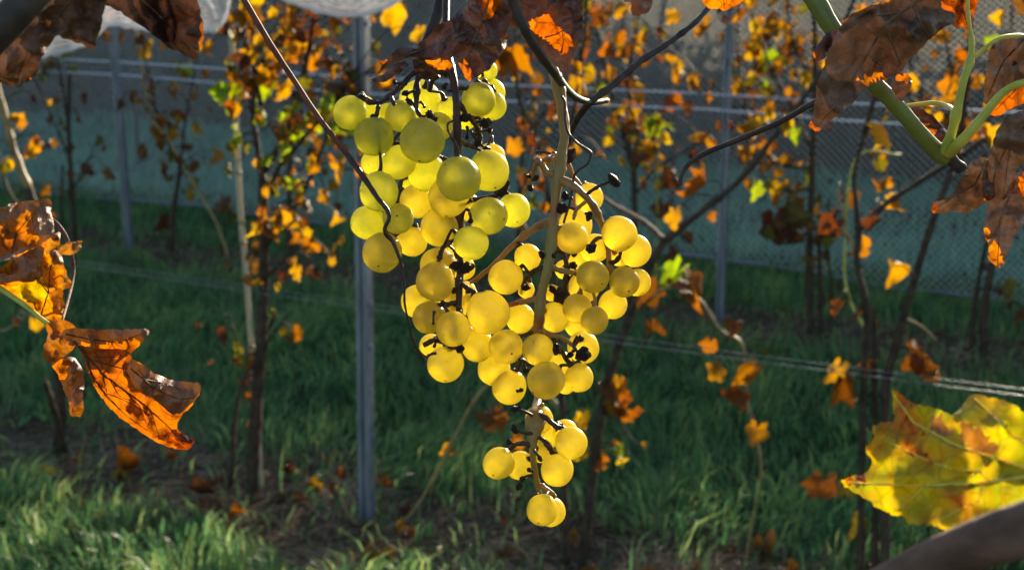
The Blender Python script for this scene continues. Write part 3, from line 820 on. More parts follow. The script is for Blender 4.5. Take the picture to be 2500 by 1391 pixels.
build_vine('bushy yellow and green leaved vine tied beside the pale bamboo stake', ROW1,
  ([(612, Y1(612)), (620, 1100), (628, 950), (640, 780), (645, 600), (640, 420)], 0.020, 0.012),
  [([(640, 430), (604, 300), (572, 150), (548, 0), (540, -80)], 0.008, 0.004, 'cane_bg', 26, 60, 0.034, 'green'),
   ([(645, 420), (720, 300), (762, 180), (800, 50), (812, -60)], 0.009, 0.004, 'cane_bg', 44, 80, 0.036, 'gold'),
   ([(642, 480), (700, 400), (770, 330), (850, 250), (900, 200)], 0.006, 0.003, 'cane_bg', 34, 60, 0.034, 'green'),
   ([(648, 600), (700, 540), (760, 470), (810, 380), (850, 300)], 0.006, 0.003, 'cane_bg', 36, 65, 0.032, 'fire'),
   ([(780, 150), (850, 160), (900, 240), (940, 330), (950, 420)], 0.005, 0.002, 'cane_bg', 40, 65, 0.034, 'gold'),
   ([(640, 260), (640, 160), (660, 60), (680, -60)], 0.006, 0.003, 'cane_bg', 34, 70, 0.034, 'gold'),
   ([(620, 300), (640, 180), (700, 100), (760, 30), (860, -40)], 0.006, 0.003, 'cane_bg', 30, 60, 0.034, 'fire'),
   ([(645, 680), (690, 640), (740, 600), (780, 620)], 0.005, 0.002, 'cane_bg', 14, 50, 0.032, 'fire'),
   ([(628, 960), (580, 900), (545, 830), (520, 780)], 0.005, 0.002, 'cane_bg', 9, 45, 0.032, 'dull'),
   ([(630, 900), (650, 830), (690, 770)], 0.005, 0.002, 'cane_bg', 9, 40, 0.03, 'dull'),
   ([(562, Y1(562)), (566, 1000), (592, 890), (640, 780)], 0.007, 0.005, 'cane_bg', 0, 30, 0.03, 'dull')],
  [(605, 895, 36, 'b_yellow'), (760, 605, 62, 'b_orange'), (845, 600, 40, 'b_yellow'), (560, 230, 60, 'b_green'), (700, 290, 60, 'b_green'), (752, 312, 66, 'b_green'), (795, 280, 70, 'b_green'), (735, 345, 60, 'b_green'), (690, 385, 56, 'b_green'), (640, 290, 54, 'b_green'), (660, 230, 54, 'b_green'), (820, 320, 60, 'b_green'), (640, 660, 50, 'b_brown'), (720, 545, 44, 'b_yellow'), (690, 445, 44, 'b_orange'),
   (830, 420, 56, 'b_yellow'), (545, 235, 60, 'b_green'), (625, 60, 60, 'b_orange'), (590, 30, 60, 'b_yellow'), (960, 40, 90, 'b_yellow'), (1025, 90, 52, 'b_yellow'), (625, 975, 44, 'b_orange'), (622, 1040, 44, 'b_brown'), (630, 900, 36, 'b_brown')], seed=22)
build_vine('vine with a long dark arched cane leaning across the slim post', ROW1,
  ([(1418, Y1(1418)), (1442, 1200), (1476, 960), (1530, 790), (1586, 652), (1622, 588)], 0.012, 0.009),
  [([(1622, 588), (1702, 522), (1792, 448), (1882, 330), (1962, 220), (2012, 130), (2060, 0), (2090, -80)], 0.009, 0.004, 'cane_dark', 10, 60, 0.03, 'gold'),
   ([(1622, 588), (1560, 548), (1480, 516), (1420, 490)], 0.006, 0.004, 'cane_grey', 0, 30, 0.03, 'gold'),
   ([(1545, 760), (1640, 700), (1700, 740), (1745, 815), (1795, 860), (1802, 1000), (1832, 1160), (1806, 1300), (1780, 1440)], 0.004, 0.0025, 'cane_pale', 0, 40, 0.03, 'gold'),
   ([(1500, 880), (1480, 960), (1500, 1050), (1530, 1110)], 0.004, 0.002, 'cane_bg', 10, 40, 0.032, 'fire')],
  [(1725, 470, 80, 'b_orange'), (1840, 470, 56, 'b_green'), (1655, 690, 80, 'b_green'), (1705, 735, 100, 'b_orange'), (1735, 850, 50, 'b_orange'), (1745, 915, 62, 'b_orange'), (1840, 925, 84, 'b_yellow'), (1808, 985, 84, 'b_brown'),
   (1850, 1065, 70, 'b_orange'), (1795, 815, 64, 'b_brown'), (1500, 1120, 46, 'b_green'), (1505, 1135, 50, 'b_yellow'), (1510, 1010, 60, 'b_orange'), (1560, 1020, 44, 'b_orange'), (1470, 1010, 80, 'b_brown'), (1600, 740, 90, 'b_brown'), (1590, 820, 80, 'b_brown')], seed=23)
build_vine('vine with two bare dark trunks behind the yellow lobed leaf', ROW1,
  ([(2100, Y1(2100)), (2104, 1140), (2110, 900), (2116, 760), (2092, 640), (2096, 560), (2086, 430), (2110, 330)], 0.0095, 0.005),
  [([(2136, Y1(2136)), (2132, 1140), (2126, 900), (2118, 760)], 0.008, 0.005, 'cane_bg', 0, 10, 0.03, 'dull'),
   ([(2096, 560), (2150, 508), (2232, 452), (2330, 390), (2400, 340)], 0.007, 0.004, 'cane_bg', 3, 40, 0.03, 'fire'),
   ([(2110, 330), (2130, 230), (2160, 120), (2180, -40)], 0.006, 0.003, 'cane_bg', 14, 70, 0.032, 'gold'),
   ([(2092, 640), (2060, 560), (2030, 470)], 0.004, 0.002, 'cane_pale', 5, 40, 0.032, 'dull'),
   ([(2110, 800), (2070, 740), (2050, 640), (2070, 400), (2180, 390)], 0.003, 0.002, 'petiole_green', 2, 30, 0.03, 'dull')],
  [(2062, 950, 110, 'b_brown'), (2050, 915, 66, 'b_orange'), (2165, 460, 56, 'b_orange'), (2130, 905, 50, 'b_orange'), (2100, 770, 60, 'b_brown'), (2040, 560, 70, 'b_brown'), (2150, 330, 80, 'b_yellow'), (2240, 120, 70, 'b_orange'), (2010, 1200, 90, 'b_brown'), (2080, 1290, 80, 'b_olive'), (2060, 1200, 60, 'b_olive')], seed=24)
build_vine('vine with a single bare leaning cane and a folded brown leaf on a stalk', ROW1,
  ([(2166, Y1(2166)), (2160, 1010), (2186, 850), (2242, 650), (2292, 500), (2322, 420)], 0.011, 0.007),
  [([(2322, 420), (2350, 310), (2370, 150), (2380, -40)], 0.006, 0.003, 'cane_bg', 14, 70, 0.032, 'gold'),
   ([(2205, 775), (2235, 810), (2260, 860)], 0.003, 0.002, 'cane_pale', 0, 10, 0.03, 'dull')],
  [(2255, 925, 130, 'b_brown'), (2285, 935, 60, 'b_orange'), (2245, 905, 70, 'b_orange'), (2175, 680, 86, 'b_orange'), (2395, 345, 60, 'b_yellow'), (2330, 220, 56, 'b_orange'), (2270, 300, 56, 'b_yellow')], seed=25)
build_vine('thin vine with a green shoot trailing round the foot of the wide steel post', ROW1,
  ([(1385, Y1(1385)), (1376, 1150), (1370, 960), (1362, 800), (1345, 520)], 0.010, 0.006),
  [([(1345, 520), (1305, 340), (1252, 240), (1236, 60), (1225, -60)], 0.006, 0.003, 'cane_bg', 16, 70, 0.034, 'gold'),
   ([(1372, 1000), (1300, 930), (1210, 930), (1160, 980), (1092, 1110), (1020, 1238), (952, 1280), (884, 1268), (850, 1210), (838, 1150)], 0.005, 0.0025, 'cane_pale', 0, 10, 0.03, 'gold'),
   ([(1345, 520), (1390, 330), (1420, 150), (1440, -40)], 0.005, 0.003, 'cane_bg', 12, 70, 0.032, 'gold'),
   ([(1372, 1050), (1420, 1060), (1450, 1090)], 0.003, 0.002, 'cane_bg', 4, 30, 0.03, 'gold')],
  [(1250, 165, 130, 'b_orange'), (1240, 150, 90, 'b_yellow'), (1098, 1100, 44, 'b_yellow'), (1215, 1040, 90, 'b_brown'), (1200, 1030, 44, 'b_orange'), (1240, 1045, 40, 'b_orange'), (1265, 1080, 50, 'b_orange'), (1425, 1035, 60, 'b_yellow'), (1432, 1120, 60, 'b_yellow'), (838, 1160, 44, 'b_orange'), (1325, 460, 44, 'b_orange'), (1300, 500, 40, 'b_olive'), (1270, 545, 50, 'b_brown')], seed=26)
G2 = 'vines along the far row in front of the net'
build_vine('slender vine with dull olive leaves in blue shade left of the shaded slim post', ROW2,
  ([(182, Y2(182)), (176, 480), (168, 320), (170, 180)], 0.016, 0.009),
  [([(168, 330), (165, 200), (160, 100), (150, -30)], 0.006, 0.003, 'cane_bg', 26, 50, 0.045, 'dull'),
   ([(172, 400), (150, 330), (110, 230), (80, 150)], 0.005, 0.003, 'cane_bg', 14, 40, 0.04, 'dull'),
   ([(176, 470), (200, 400), (215, 330)], 0.004, 0.002, 'cane_bg', 9, 35, 0.04, 'dull'),
   ([(150, Y2(150)), (156, 480), (165, 400)], 0.008, 0.006, 'cane_bg', 0, 30, 0.04, 'dull')],
  [(260, 430, 44, 'b_brown'), (288, 110, 44, 'b_orange'), (210, 420, 40, 'b_brown')], group=G2, seed=31)
build_vine('vine with a pale slanting cane and rusty leaves just beyond the shaded slim post', ROW2,
  ([(418, Y2(418)), (422, 540), (432, 460), (440, 400)], 0.018, 0.010),
  [([(330, 60), (372, 270), (424, 336), (484, 430), (556, 540), (596, 640)], 0.007, 0.004, 'cane_pale', 26, 40, 0.042, 'dull'),
   ([(440, 400), (400, 320), (380, 220), (360, 100), (350, -40)], 0.005, 0.003, 'cane_bg', 22, 40, 0.042, 'fire'),
   ([(440, 420), (450, 300), (470, 180), (470, 60)], 0.005, 0.003, 'cane_bg', 14, 45, 0.042, 'mixed')],
  [(480, 230, 40, 'b_orange'), (384, 325, 52, 'b_orange'), (518, 388, 50, 'b_orange'), (475, 405, 40, 'b_orange'), (440, 175, 40, 'b_olive'), (455, 180, 40, 'b_green'), (390, 360, 46, 'b_brown'), (545, 500, 66, 'b_brown'), (480, 460, 44, 'b_olive'), (395, 550, 60, 'b_brown')], group=G2, seed=32)
build_vine('vine with rusty leaves half hidden behind the bushy yellow and green one', ROW2,
  ([(706, Y2(706)), (706, 500), (712, 320), (720, 200)], 0.016, 0.009),
  [([(712, 320), (730, 200), (760, 80), (770, -40)], 0.006, 0.003, 'cane_bg', 30, 60, 0.045, 'fire'),
   ([(712, 330), (800, 260), (860, 150), (880, 20), (890, -50)], 0.006, 0.003, 'cane_bg', 34, 60, 0.045, 'gold'),
   ([(708, 420), (790, 400), (870, 420), (930, 330)], 0.005, 0.003, 'cane_bg', 18, 50, 0.042, 'fire')], (), group=G2, seed=33)
build_vine('thin vine with golden leaves behind the grapes and their stems', ROW2,
  ([(1262, Y2(1262)), (1266, 560), (1272, 420), (1284, 330)], 0.014, 0.008),
  [([(1284, 330), (1270, 220), (1300, 100), (1310, -40)], 0.005, 0.003, 'cane_bg', 20, 60, 0.042, 'gold'),
   ([(1284, 340), (1340, 260), (1390, 200), (1420, 100), (1430, -30)], 0.005, 0.003, 'cane_bg', 22, 55, 0.042, 'gold'),
   ([(1270, 460), (1290, 400), (1310, 330)], 0.004, 0.002, 'cane_bg', 8, 35, 0.042, 'gold')],
  [(1302, 225, 32, 'b_orange'), (1303, 262, 34, 'b_orange'), (1304, 300, 44, 'b_yellow'), (1262, 315, 40, 'b_orange')], group=G2, seed=34)
build_vine('golden leaved vine between the grape stem and the slim post by the net mesh', ROW2,
  ([(1545, Y2(1545)), (1548, 600), (1548, 440), (1535, 340)], 0.016, 0.009),
  [([(1548, 430), (1512, 300), (1482, 200), (1452, 60), (1440, -50)], 0.007, 0.004, 'cane_bg', 34, 50, 0.045, 'mixed'),
   ([(1548, 430), (1560, 330), (1540, 220), (1560, 80), (1590, -50)], 0.006, 0.003, 'cane_bg', 34, 50, 0.045, 'gold'),
   ([(1548, 420), (1600, 330), (1620, 280)], 0.005, 0.003, 'cane_bg', 16, 40, 0.042, 'green'),
   ([(1590, 80), (1640, 120), (1700, 170), (1720, 230)], 0.005, 0.003, 'cane_bg', 10, 40, 0.042, 'gold'),
   ([(1548, 480), (1590, 420), (1650, 380), (1700, 350)], 0.005, 0.003, 'cane_bg', 12, 40, 0.042, 'fire'),
   ([(1600, Y2(1600)), (1606, 600), (1612, 420), (1618, 330)], 0.003, 0.002, 'petiole_green', 0, 10, 0.03, 'gold')],
  [(1575, 235, 60, 'b_yellow'), (1555, 285, 60, 'b_yellow'), (1630, 250, 56, 'b_orange'), (1655, 190, 44, 'b_orange'), (1700, 195, 44, 'b_orange'), (1650, 50, 44, 'b_orange'), (1500, 110, 40, 'b_green'), (1610, 320, 56, 'b_green'), (1560, 330, 60, 'b_orange'), (1600, 380, 56, 'b_yellow'), (1640, 440, 70, 'b_brown'), (1620, 520, 60, 'b_brown'), (1640, 620, 44, 'b_brown'), (1670, 590, 44, 'b_brown')], group=G2, seed=35)
build_vine('bushy small leaved rusty vine directly beside the slim post by the net mesh', ROW2,
  ([(1980, Y2(1980)), (1976, 640), (1980, 480), (1986, 330), (1990, 160), (1986, -40)], 0.017, 0.008),
  [([(1980, 360), (1930, 250), (1880, 150), (1842, 30), (1830, -50)], 0.006, 0.003, 'cane_bg', 44, 55, 0.042, 'mixed'),
   ([(1984, 410), (1900, 400), (1836, 330), (1800, 230), (1782, 120), (1780, -40)], 0.006, 0.003, 'cane_bg', 44, 50, 0.042, 'fire'),
   ([(1990, 200), (1940, 120), (1920, 20), (1915, -40)], 0.005, 0.003, 'cane_bg', 34, 50, 0.042, 'gold'),
   ([(1980, 460), (1920, 470), (1870, 440), (1830, 400)], 0.005, 0.003, 'cane_bg', 20, 45, 0.042, 'mixed'),
   ([(1978, 560), (1930, 540), (1880, 555)], 0.004, 0.002, 'cane_bg', 7, 40, 0.042, 'dull'),
   ([(1978, 600), (2020, 560), (2050, 500)], 0.004, 0.002, 'cane_bg', 8, 40, 0.042, 'dull'),
   ([(2003, Y2(2003)), (1998, 680), (1990, 560)], 0.010, 0.007, 'cane_bg', 0, 10, 0.03, 'dull'),
   ([(2030, Y2(2030)), (2032, 700), (2026, 600), (2030, 480)], 0.006, 0.004, 'cane_bg', 4, 30, 0.04, 'dull')],
  [(1800, 225, 60, 'b_orange'), (1880, 255, 50, 'b_orange'), (1842, 305, 40, 'b_yellow'), (1850, 140, 70, 'b_yellow'), (1920, 100, 44, 'b_yellow'), (1880, 85, 56, 'b_orange'), (1810, 385, 60, 'b_orange'), (1790, 190, 30, 'b_green'), (1950, 345, 50, 'b_green'), (1935, 570, 56, 'b_brown'), (1890, 560, 90, 'b_brown'), (1930, 530, 80, 'b_olive'), (1960, 610, 56, 'b_brown'), (1900, 470, 64, 'b_yellow'), (1990, 440, 60, 'b_olive')], group=G2, seed=36)
build_vine('vine with two dark trunks standing past the leaning bare cane', ROW2,
  ([(2402, Y2(2402)), (2404, 750), (2424, 640), (2440, 520), (2430, 400)], 0.018, 0.010),
  [([(2372, Y2(2372)), (2376, 760), (2396, 640), (2410, 580)], 0.010, 0.007, 'cane_bg', 2, 20, 0.04, 'dull'),
   ([(2430, 420), (2380, 320), (2330, 200), (2300, 60), (2290, -40)], 0.006, 0.003, 'cane_bg', 26, 60, 0.045, 'gold'),
   ([(2430, 420), (2460, 300), (2470, 150), (2480, -30)], 0.006, 0.003, 'cane_bg', 22, 60, 0.045, 'mixed'),
   ([(2380, 330), (2280, 260), (2230, 150), (2220, 0)], 0.005, 0.003, 'cane_bg', 22, 50, 0.045, 'gold'),
   ([(2410, 700), (2450, 720), (2490, 750)], 0.004, 0.002, 'cane_bg', 9, 35, 0.045, 'dull')],
  [(2160, 300, 50, 'b_yellow'), (2340, 190, 60, 'b_orange'), (2420, 110, 40, 'b_yellow'), (2150, 390, 56, 'b_yellow')], group=G2, seed=37)

def build_stake():
    pts = [prow(600, 665, ROW1 + 0.06), prow(590, 560, ROW1 + .06), prow(580, 400, ROW1 + .06), prow(572, 220, ROW1 + .06), prow(562, 40, ROW1 + .06), prow(556, -60, ROW1 + .06)]
    base = pground(606, 1150); base = Vector((pts[0].x, pts[0].y, 0)) + Vector((0.02, 0, 0))
    root = thing('bamboo_stake', 'pale bamboo stake supporting the bushy yellow and green vine', 'stake', base)
    p = [base + Vector((0, 0, -0.05))] + pts
    tube('shaft', p, [0.0075] * len(p), M['bamboo'], root, 10, 8, 0.05, 60, 3)
    sp, _ = smooth_path(p, [1] * len(p), 8)
    for i in range(5, len(sp), 6):
        d = (sp[min(i + 1, len(sp) - 1)] - sp[i - 1]).normalized()
        V, F = tube_data([sp[i] - d * 0.005, sp[i], sp[i] + d * 0.005], [0.0075, 0.0100, 0.0075], 10)
        mesh_obj('node_ring', V, F, M['cane_pale'], root)
build_stake()

# ------------------------------------------------------------------ fallen leaves
def build_litter():
    rs = random.Random(77)
    places = [(330, 1160, 70, 'b_orange'), (295, 1175, 60, 'b_yellow'), (420, 1150, 50, 'b_orange'), (200, 1160, 50, 'b_orange'), (130, 1190, 40, 'b_yellow'), (185, 1240, 60, 'b_orange'),
              (1000, 1330, 50, 'b_orange'), (990, 1310, 44, 'b_yellow'), (930, 1375, 90, 'b_orange'), (700, 1220, 50, 'b_litter'), (760, 1190, 56, 'b_litter'), (940, 1210, 50, 'b_orange'),
              (1130, 990, 56, 'b_litter'), (640, 1150, 44, 'b_litter'), (820, 1230, 40, 'b_litter'), (1950, 1190, 60, 'b_litter'), (2230, 1040, 44, 'b_litter'), (480, 1230, 60, 'b_litter'), (250, 1290, 40, 'b_orange'), (1850, 1360, 80, 'b_litter')]
    for (x, y, s, mk) in places:
        v = pground(x, y); d = (v - CAM).length
        o = put_leaf(None, Vector((v.x, v.y, ground_z(v.x, v.y) + 0.022)), s * d / FPX * 0.6, mk, rs, 'fallen_leaf', True)
        w = {'b_orange': 'orange', 'b_yellow': 'yellow'}.get(mk, 'brown'); tag(o, 'larger %s fallen leaf lying flat on the ground under the vines' % w, 'leaf', 'large %s fallen leaves' % w)
    for i in range(170):
        n = ROW1 + rs.gauss(-0.02, 0.20) if i < 120 else ROW2 + rs.gauss(0, 0.2)
        t = rs.uniform(-1.2, 2.6) if i < 120 else rs.uniform(-2.2, 4.0)
        v = nt(n, t)
        mk = rs.choice(['b_litter'] * 5 + ['b_brown'] * 2 + ['b_orange'] * 3)
        o = put_leaf(None, Vector((v.x, v.y, ground_z(v.x, v.y) + rs.uniform(0.012, 0.028))), rs.uniform(0.018, 0.036), mk, rs, 'fallen_leaf', True)
        w = 'orange' if mk == 'b_orange' else 'brown'; q = 'by the wide post' if i < 120 else 'by the slim posts'
        tag(o, 'small dry %s fallen leaf in the litter on the soil strip %s' % (w, q), 'leaf', 'small %s fallen leaves %s' % (w, q))
build_litter()

# ------------------------------------------------------------------ foreground: traced leaves
def dist_seg(p, a, b):
    ax, ay = a; bx, by = b; px, py = p
    dx, dy = bx - ax, by - ay
    L2 = dx * dx + dy * dy
    t = 0 if L2 == 0 else max(0, min(1, ((px - ax) * dx + (py - ay) * dy) / L2))
    return math.hypot(px - ax - t * dx, py - ay - t * dy)
def inside(p, poly):
    c = False; n = len(poly); x, y = p
    for i in range(n):
        x1, y1 = poly[i]; x2, y2 = poly[(i + 1) % n]
        if (y1 > y) != (y2 > y) and x < (x2 - x1) * (y - y1) / (y2 - y1) + x1: c = not c
    return c
def chaikin(poly, keep=0.2):
    out = []
    n = len(poly)
    for i in range(n):
        a, b = poly[i], poly[(i + 1) % n]
        out.append((a[0] * (1 - keep) + b[0] * keep, a[1] * (1 - keep) + b[1] * keep))
        out.append((a[0] * keep + b[0] * (1 - keep), a[1] * keep + b[1] * (1 - keep)))
    return out
class Sheet:
    """one crumpled sheet: outline in pixels, depth field in metres"""
    def __init__(self, poly, d0, grad=(0, 0), amp=0.006, wl=70.0, seed=0, roll=0.0, rollw=18.0, bend=None, rag=2.2):
        rs = random.Random(seed)
        poly = chaikin(poly, 0.2)
        self.poly = []
        for i in range(len(poly)):          # resample with a slightly ragged edge
            a, b = poly[i], poly[(i + 1) % len(poly)]
            L = math.hypot(b[0] - a[0], b[1] - a[1]); k = max(1, int(L / 7))
            for j in range(k):
                t = j / k
                self.poly.append((a[0] + (b[0] - a[0]) * t + rs.uniform(-rag, rag), a[1] + (b[1] - a[1]) * t + rs.uniform(-rag, rag)))
        self.d0, self.grad, self.amp, self.wl, self.seed, self.roll, self.rollw, self.bend = d0, grad, amp, wl, seed, roll, rollw, bend
        xs = [p[0] for p in self.poly]; ys = [p[1] for p in self.poly]
        self.c = ((min(xs) + max(xs)) / 2, (min(ys) + max(ys)) / 2)
        self.box = (min(xs), max(xs), min(ys), max(ys))
    def depth(self, x, y, edge=None):
        s = self.seed
        d = self.d0 + self.grad[0] * (x - self.c[0]) + self.grad[1] * (y - self.c[1])
        q = Vector((x / self.wl, y / self.wl, s * 1.37))
        d += self.amp * noise.noise(q) + self.amp * 0.5 * noise.noise(q * 2.3) + self.amp * 0.22 * noise.noise(q * 6.0)
        rdg = 1 - abs(noise.noise(q * 1.4 + Vector((9, 3, 1))))
        d -= self.amp * 0.7 * rdg ** 3
        if self.bend:
            bx, by, ang, amt, w = self.bend
            u = (x - bx) * math.cos(ang) + (y - by) * math.sin(ang)
            d += amt * (u / w) ** 2
        if self.roll:
            if edge is None: edge = min(dist_seg((x, y), self.poly[i], self.poly[(i + 1) % len(self.poly)]) for i in range(len(self.poly)))
            k = noise.noise(Vector((x / 60, y / 60, s + 5)))
            d += self.roll * (0.4 + k) * math.exp(-edge / self.rollw)
        return d
    def build(self, step=11):
        pts = [Vector(p) for p in self.poly]; nb = len(pts)
        x0, x1, y0, y1 = self.box
        rs = random.Random(self.seed + 100)
        j = 0; y = y0
        segs = list(zip(self.poly, self.poly[1:] + self.poly[:1]))
        while y < y1:
            x = x0 + (step / 2 if j % 2 else 0)
            while x < x1:
                p = (x + rs.uniform(-2, 2), y + rs.uniform(-2, 2))
                if inside(p, self.poly) and min(dist_seg(p, a, b) for a, b in segs) > step * 0.55: pts.append(Vector(p))
                x += step
            y += step * 0.87; j += 1
        r = delaunay_2d_cdt(pts, [(i, (i + 1) % nb) for i in range(nb)], [], 1, 1e-4)
        self.pix = [Vector((v.x, v.y)) for v in r[0]]
        V = [P(v.x, v.y, self.depth(v.x, v.y)) for v in r[0]]
        return V, [tuple(f) for f in r[2]]
def traced_leaf(parent, name, panels, veins=(), vmat='vein_dark', label=None, step=11):
    """panels: (Sheet, material key)"""
    V, F, mi, mats = [], [], [], []
    for pn in panels:
        sh, mk = pn[0], pn[1]
        v, f = sh.build(step)
        o = len(V); V += v; F += [tuple(i + o for i in q) for q in f]
        for q in f:
            c = (sh.pix[q[0]] + sh.pix[q[1]] + sh.pix[q[2]]) / 3
            k = mk
            for poly, pm in (pn[2] if len(pn) > 2 else ()):  # patch areas: own blotches, and sunlit glow put into the leaf colour
                j = (c[0] + 7 * noise.noise(Vector((c[0] / 16, c[1] / 16, 3))), c[1] + 7 * noise.noise(Vector((c[0] / 16, c[1] / 16, 8))))
                if inside(j, poly): k = pm
            if k not in mats: mats.append(k)
            mi.append(mats.index(k))
    ob = mesh_obj(name, V, F, [M[k] for k in mats], None, mi)
    c = sum((Vector(v) for v in V), Vector()) / len(V)
    ob.data.transform(Matrix.Translation(-c)); ob.location = c
    ob.parent = parent; ob.matrix_parent_inverse = Matrix.Translation(-parent.location)
    if label: ob['label'] = label
    ds = []
    for (sh, px, r) in veins:
        pl = []
        for i in range(len(px) - 1):
            a, b = px[i], px[i + 1]; k = max(2, int(math.hypot(b[0] - a[0], b[1] - a[1]) / 9))
            for j in range(k): pl.append((a[0] + (b[0] - a[0]) * j / k, a[1] + (b[1] - a[1]) * j / k))
        pl.append(px[-1])
        pts = [P(x, y, sh.depth(x, y) - 0.00015) for x, y in pl]
        n = len(pts)
        ds.append(tube_data(pts, [fr(r, sh.d0) * (1 - 0.6 * i / n) for i in range(n)], 5))
    if ds:
        v, f = join(ds)
        vo = mesh_obj('veins', v, f, M[vmat]); vo.data.transform(Matrix.Translation(-c))
        vo.parent = ob
    return ob

# --- centre: dark cane with two shrivelled leaves above the left bunch
t = thing('vine_cane', 'dark bare forked cane carrying two shrivelled brown leaves above the grapes', 'vine', P(1250, -230, 0.60))
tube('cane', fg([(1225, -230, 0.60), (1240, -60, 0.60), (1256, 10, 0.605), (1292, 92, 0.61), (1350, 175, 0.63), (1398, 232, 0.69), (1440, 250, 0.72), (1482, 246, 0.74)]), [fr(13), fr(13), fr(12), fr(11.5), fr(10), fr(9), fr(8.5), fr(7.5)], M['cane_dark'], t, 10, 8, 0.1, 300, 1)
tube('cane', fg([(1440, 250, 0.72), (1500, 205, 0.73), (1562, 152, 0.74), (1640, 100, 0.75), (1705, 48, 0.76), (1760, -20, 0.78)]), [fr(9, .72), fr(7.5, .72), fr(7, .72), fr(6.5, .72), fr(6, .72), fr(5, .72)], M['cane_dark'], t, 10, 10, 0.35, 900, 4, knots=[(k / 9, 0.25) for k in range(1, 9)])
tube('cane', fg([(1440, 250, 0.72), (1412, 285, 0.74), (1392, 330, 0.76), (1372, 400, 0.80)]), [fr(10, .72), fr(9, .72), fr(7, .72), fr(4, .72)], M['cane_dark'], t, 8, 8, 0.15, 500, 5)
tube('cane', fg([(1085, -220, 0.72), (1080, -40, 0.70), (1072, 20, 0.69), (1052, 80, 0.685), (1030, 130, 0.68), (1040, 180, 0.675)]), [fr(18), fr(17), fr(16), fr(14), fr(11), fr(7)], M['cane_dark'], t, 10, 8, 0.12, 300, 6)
A1 = Sheet([(897, 190), (925, 182), (945, 160), (975, 148), (1000, 140), (1045, 140), (1100, 145), (1112, 130), (1120, 160), (1140, 200), (1165, 190), (1205, 160), (1230, 125), (1238, 100), (1232, 85), (1246, 60), (1245, -60), (1150, -60), (1146, 8), (1118, 28), (1092, 52), (1062, 66), (1035, 100), (1005, 112), (975, 116), (955, 132), (938, 156), (922, 180)], 0.635, (-0.00002, 0.00004), 0.011, 75, 3, roll=0.008, rollw=14)
A2 = Sheet([(905, 192), (932, 186), (960, 160), (985, 150), (1002, 156), (985, 172), (960, 188), (940, 200), (920, 203)], 0.628, (0, 0), 0.008, 40, 8, roll=0.004)
A3 = Sheet([(1008, 145), (1050, 138), (1095, 142), (1108, 168), (1085, 176), (1062, 190), (1040, 198), (1018, 184), (1008, 165)], 0.642, (0, 0.0001), 0.006, 45, 12, roll=0.004)
A4 = Sheet([(926, 150), (940, 146), (958, 148), (950, 160), (935, 164), (928, 158)], 0.64, (0, 0), 0.004, 30, 14)
A5 = [(1180, -40), (1225, -40), (1222, 8), (1200, 40), (1186, 52), (1178, 20)]
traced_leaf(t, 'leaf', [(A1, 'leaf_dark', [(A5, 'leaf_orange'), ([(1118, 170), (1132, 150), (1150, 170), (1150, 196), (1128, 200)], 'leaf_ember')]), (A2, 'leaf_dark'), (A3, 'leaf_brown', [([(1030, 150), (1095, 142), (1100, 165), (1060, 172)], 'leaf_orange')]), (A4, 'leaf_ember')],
  [(A1, [(1200, -20), (1175, 60), (1150, 110), (1142, 180)], 3), (A1, [(1175, 60), (1110, 90), (1050, 115), (990, 135), (925, 178)], 2.6), (A1, [(1160, 90), (1200, 110), (1228, 112)], 2), (A1, [(1110, 90), (1100, 120), (1104, 140)], 1.6)], 'vein_tan', 'dark shrivelled leaf curling over the left bunch', 9)
B1 = Sheet([(1236, -60), (1421, -60), (1422, 55), (1430, 96), (1412, 106), (1400, 132), (1388, 165), (1390, 182), (1374, 190), (1360, 162), (1346, 148), (1320, 118), (1292, 90), (1262, 68), (1240, 66)], 0.64, (-0.00012, 0.00008), 0.009, 80, 21, roll=0.006)
B2 = [(1292, 56), (1310, 40), (1335, 34), (1350, 48), (1360, 68), (1378, 78), (1394, 92), (1404, 100), (1392, 112), (1374, 137), (1352, 112), (1322, 92), (1298, 74)]  # area where sun shines through, painted as an orange patch
traced_leaf(t, 'leaf', [(B1, 'leaf_dark', [(B2, 'leaf_ember')])], [(B1, [(1330, 92), (1360, 84), (1380, 70)], 2), (B1, [(1370, 130), (1376, 100), (1372, 74)], 1.8)], 'vein_dark', 'dark leaf with sun glow painted as an orange patch beside the grape stem', 7)

# --- leaf tips hanging into the top of the picture
t = thing('vine_shoot', 'short vine shoot above with one brown and one glowing orange leaf tip', 'vine', P(1660, -220, 0.70))
tube('cane', fg([(1480, -230, .72), (1580, -150, .71), (1700, -170, .70), (1830, -230, .70)]), fr(11), M['cane_dark'], t, 8, 6, 0.1, 300, 2)
tube('petiole', fg([(1580, -150, .71), (1560, -90, .70), (1560, -40, .69)]), fr(5), M['cane_red'], t, 6, 5, 0.1, 300, 2)
tube('petiole', fg([(1700, -170, .70), (1760, -110, .69), (1765, -50, .68)]), fr(5), M['cane_red'], t, 6, 5, 0.1, 300, 2)
S = Sheet([(1520, 4), (1540, -60), (1600, -70), (1596, 10), (1580, 30), (1556, 42), (1542, 36), (1540, 8)], 0.69, (0, 0.0001), 0.008, 50, 31, roll=0.006)
traced_leaf(t, 'leaf', [(S, 'leaf_brown')], (), 'vein_tan')
S = Sheet([(1712, 6), (1700, -60), (1830, -70), (1820, 2), (1800, 14), (1770, 28), (1752, 22), (1734, 24)], 0.68, (0, 0.0001), 0.007, 50, 33, roll=0.004)
traced_leaf(t, 'leaf', [(S, 'leaf_ember')], [(S, [(1765, -50), (1768, 20)], 2)], 'vein_dark')

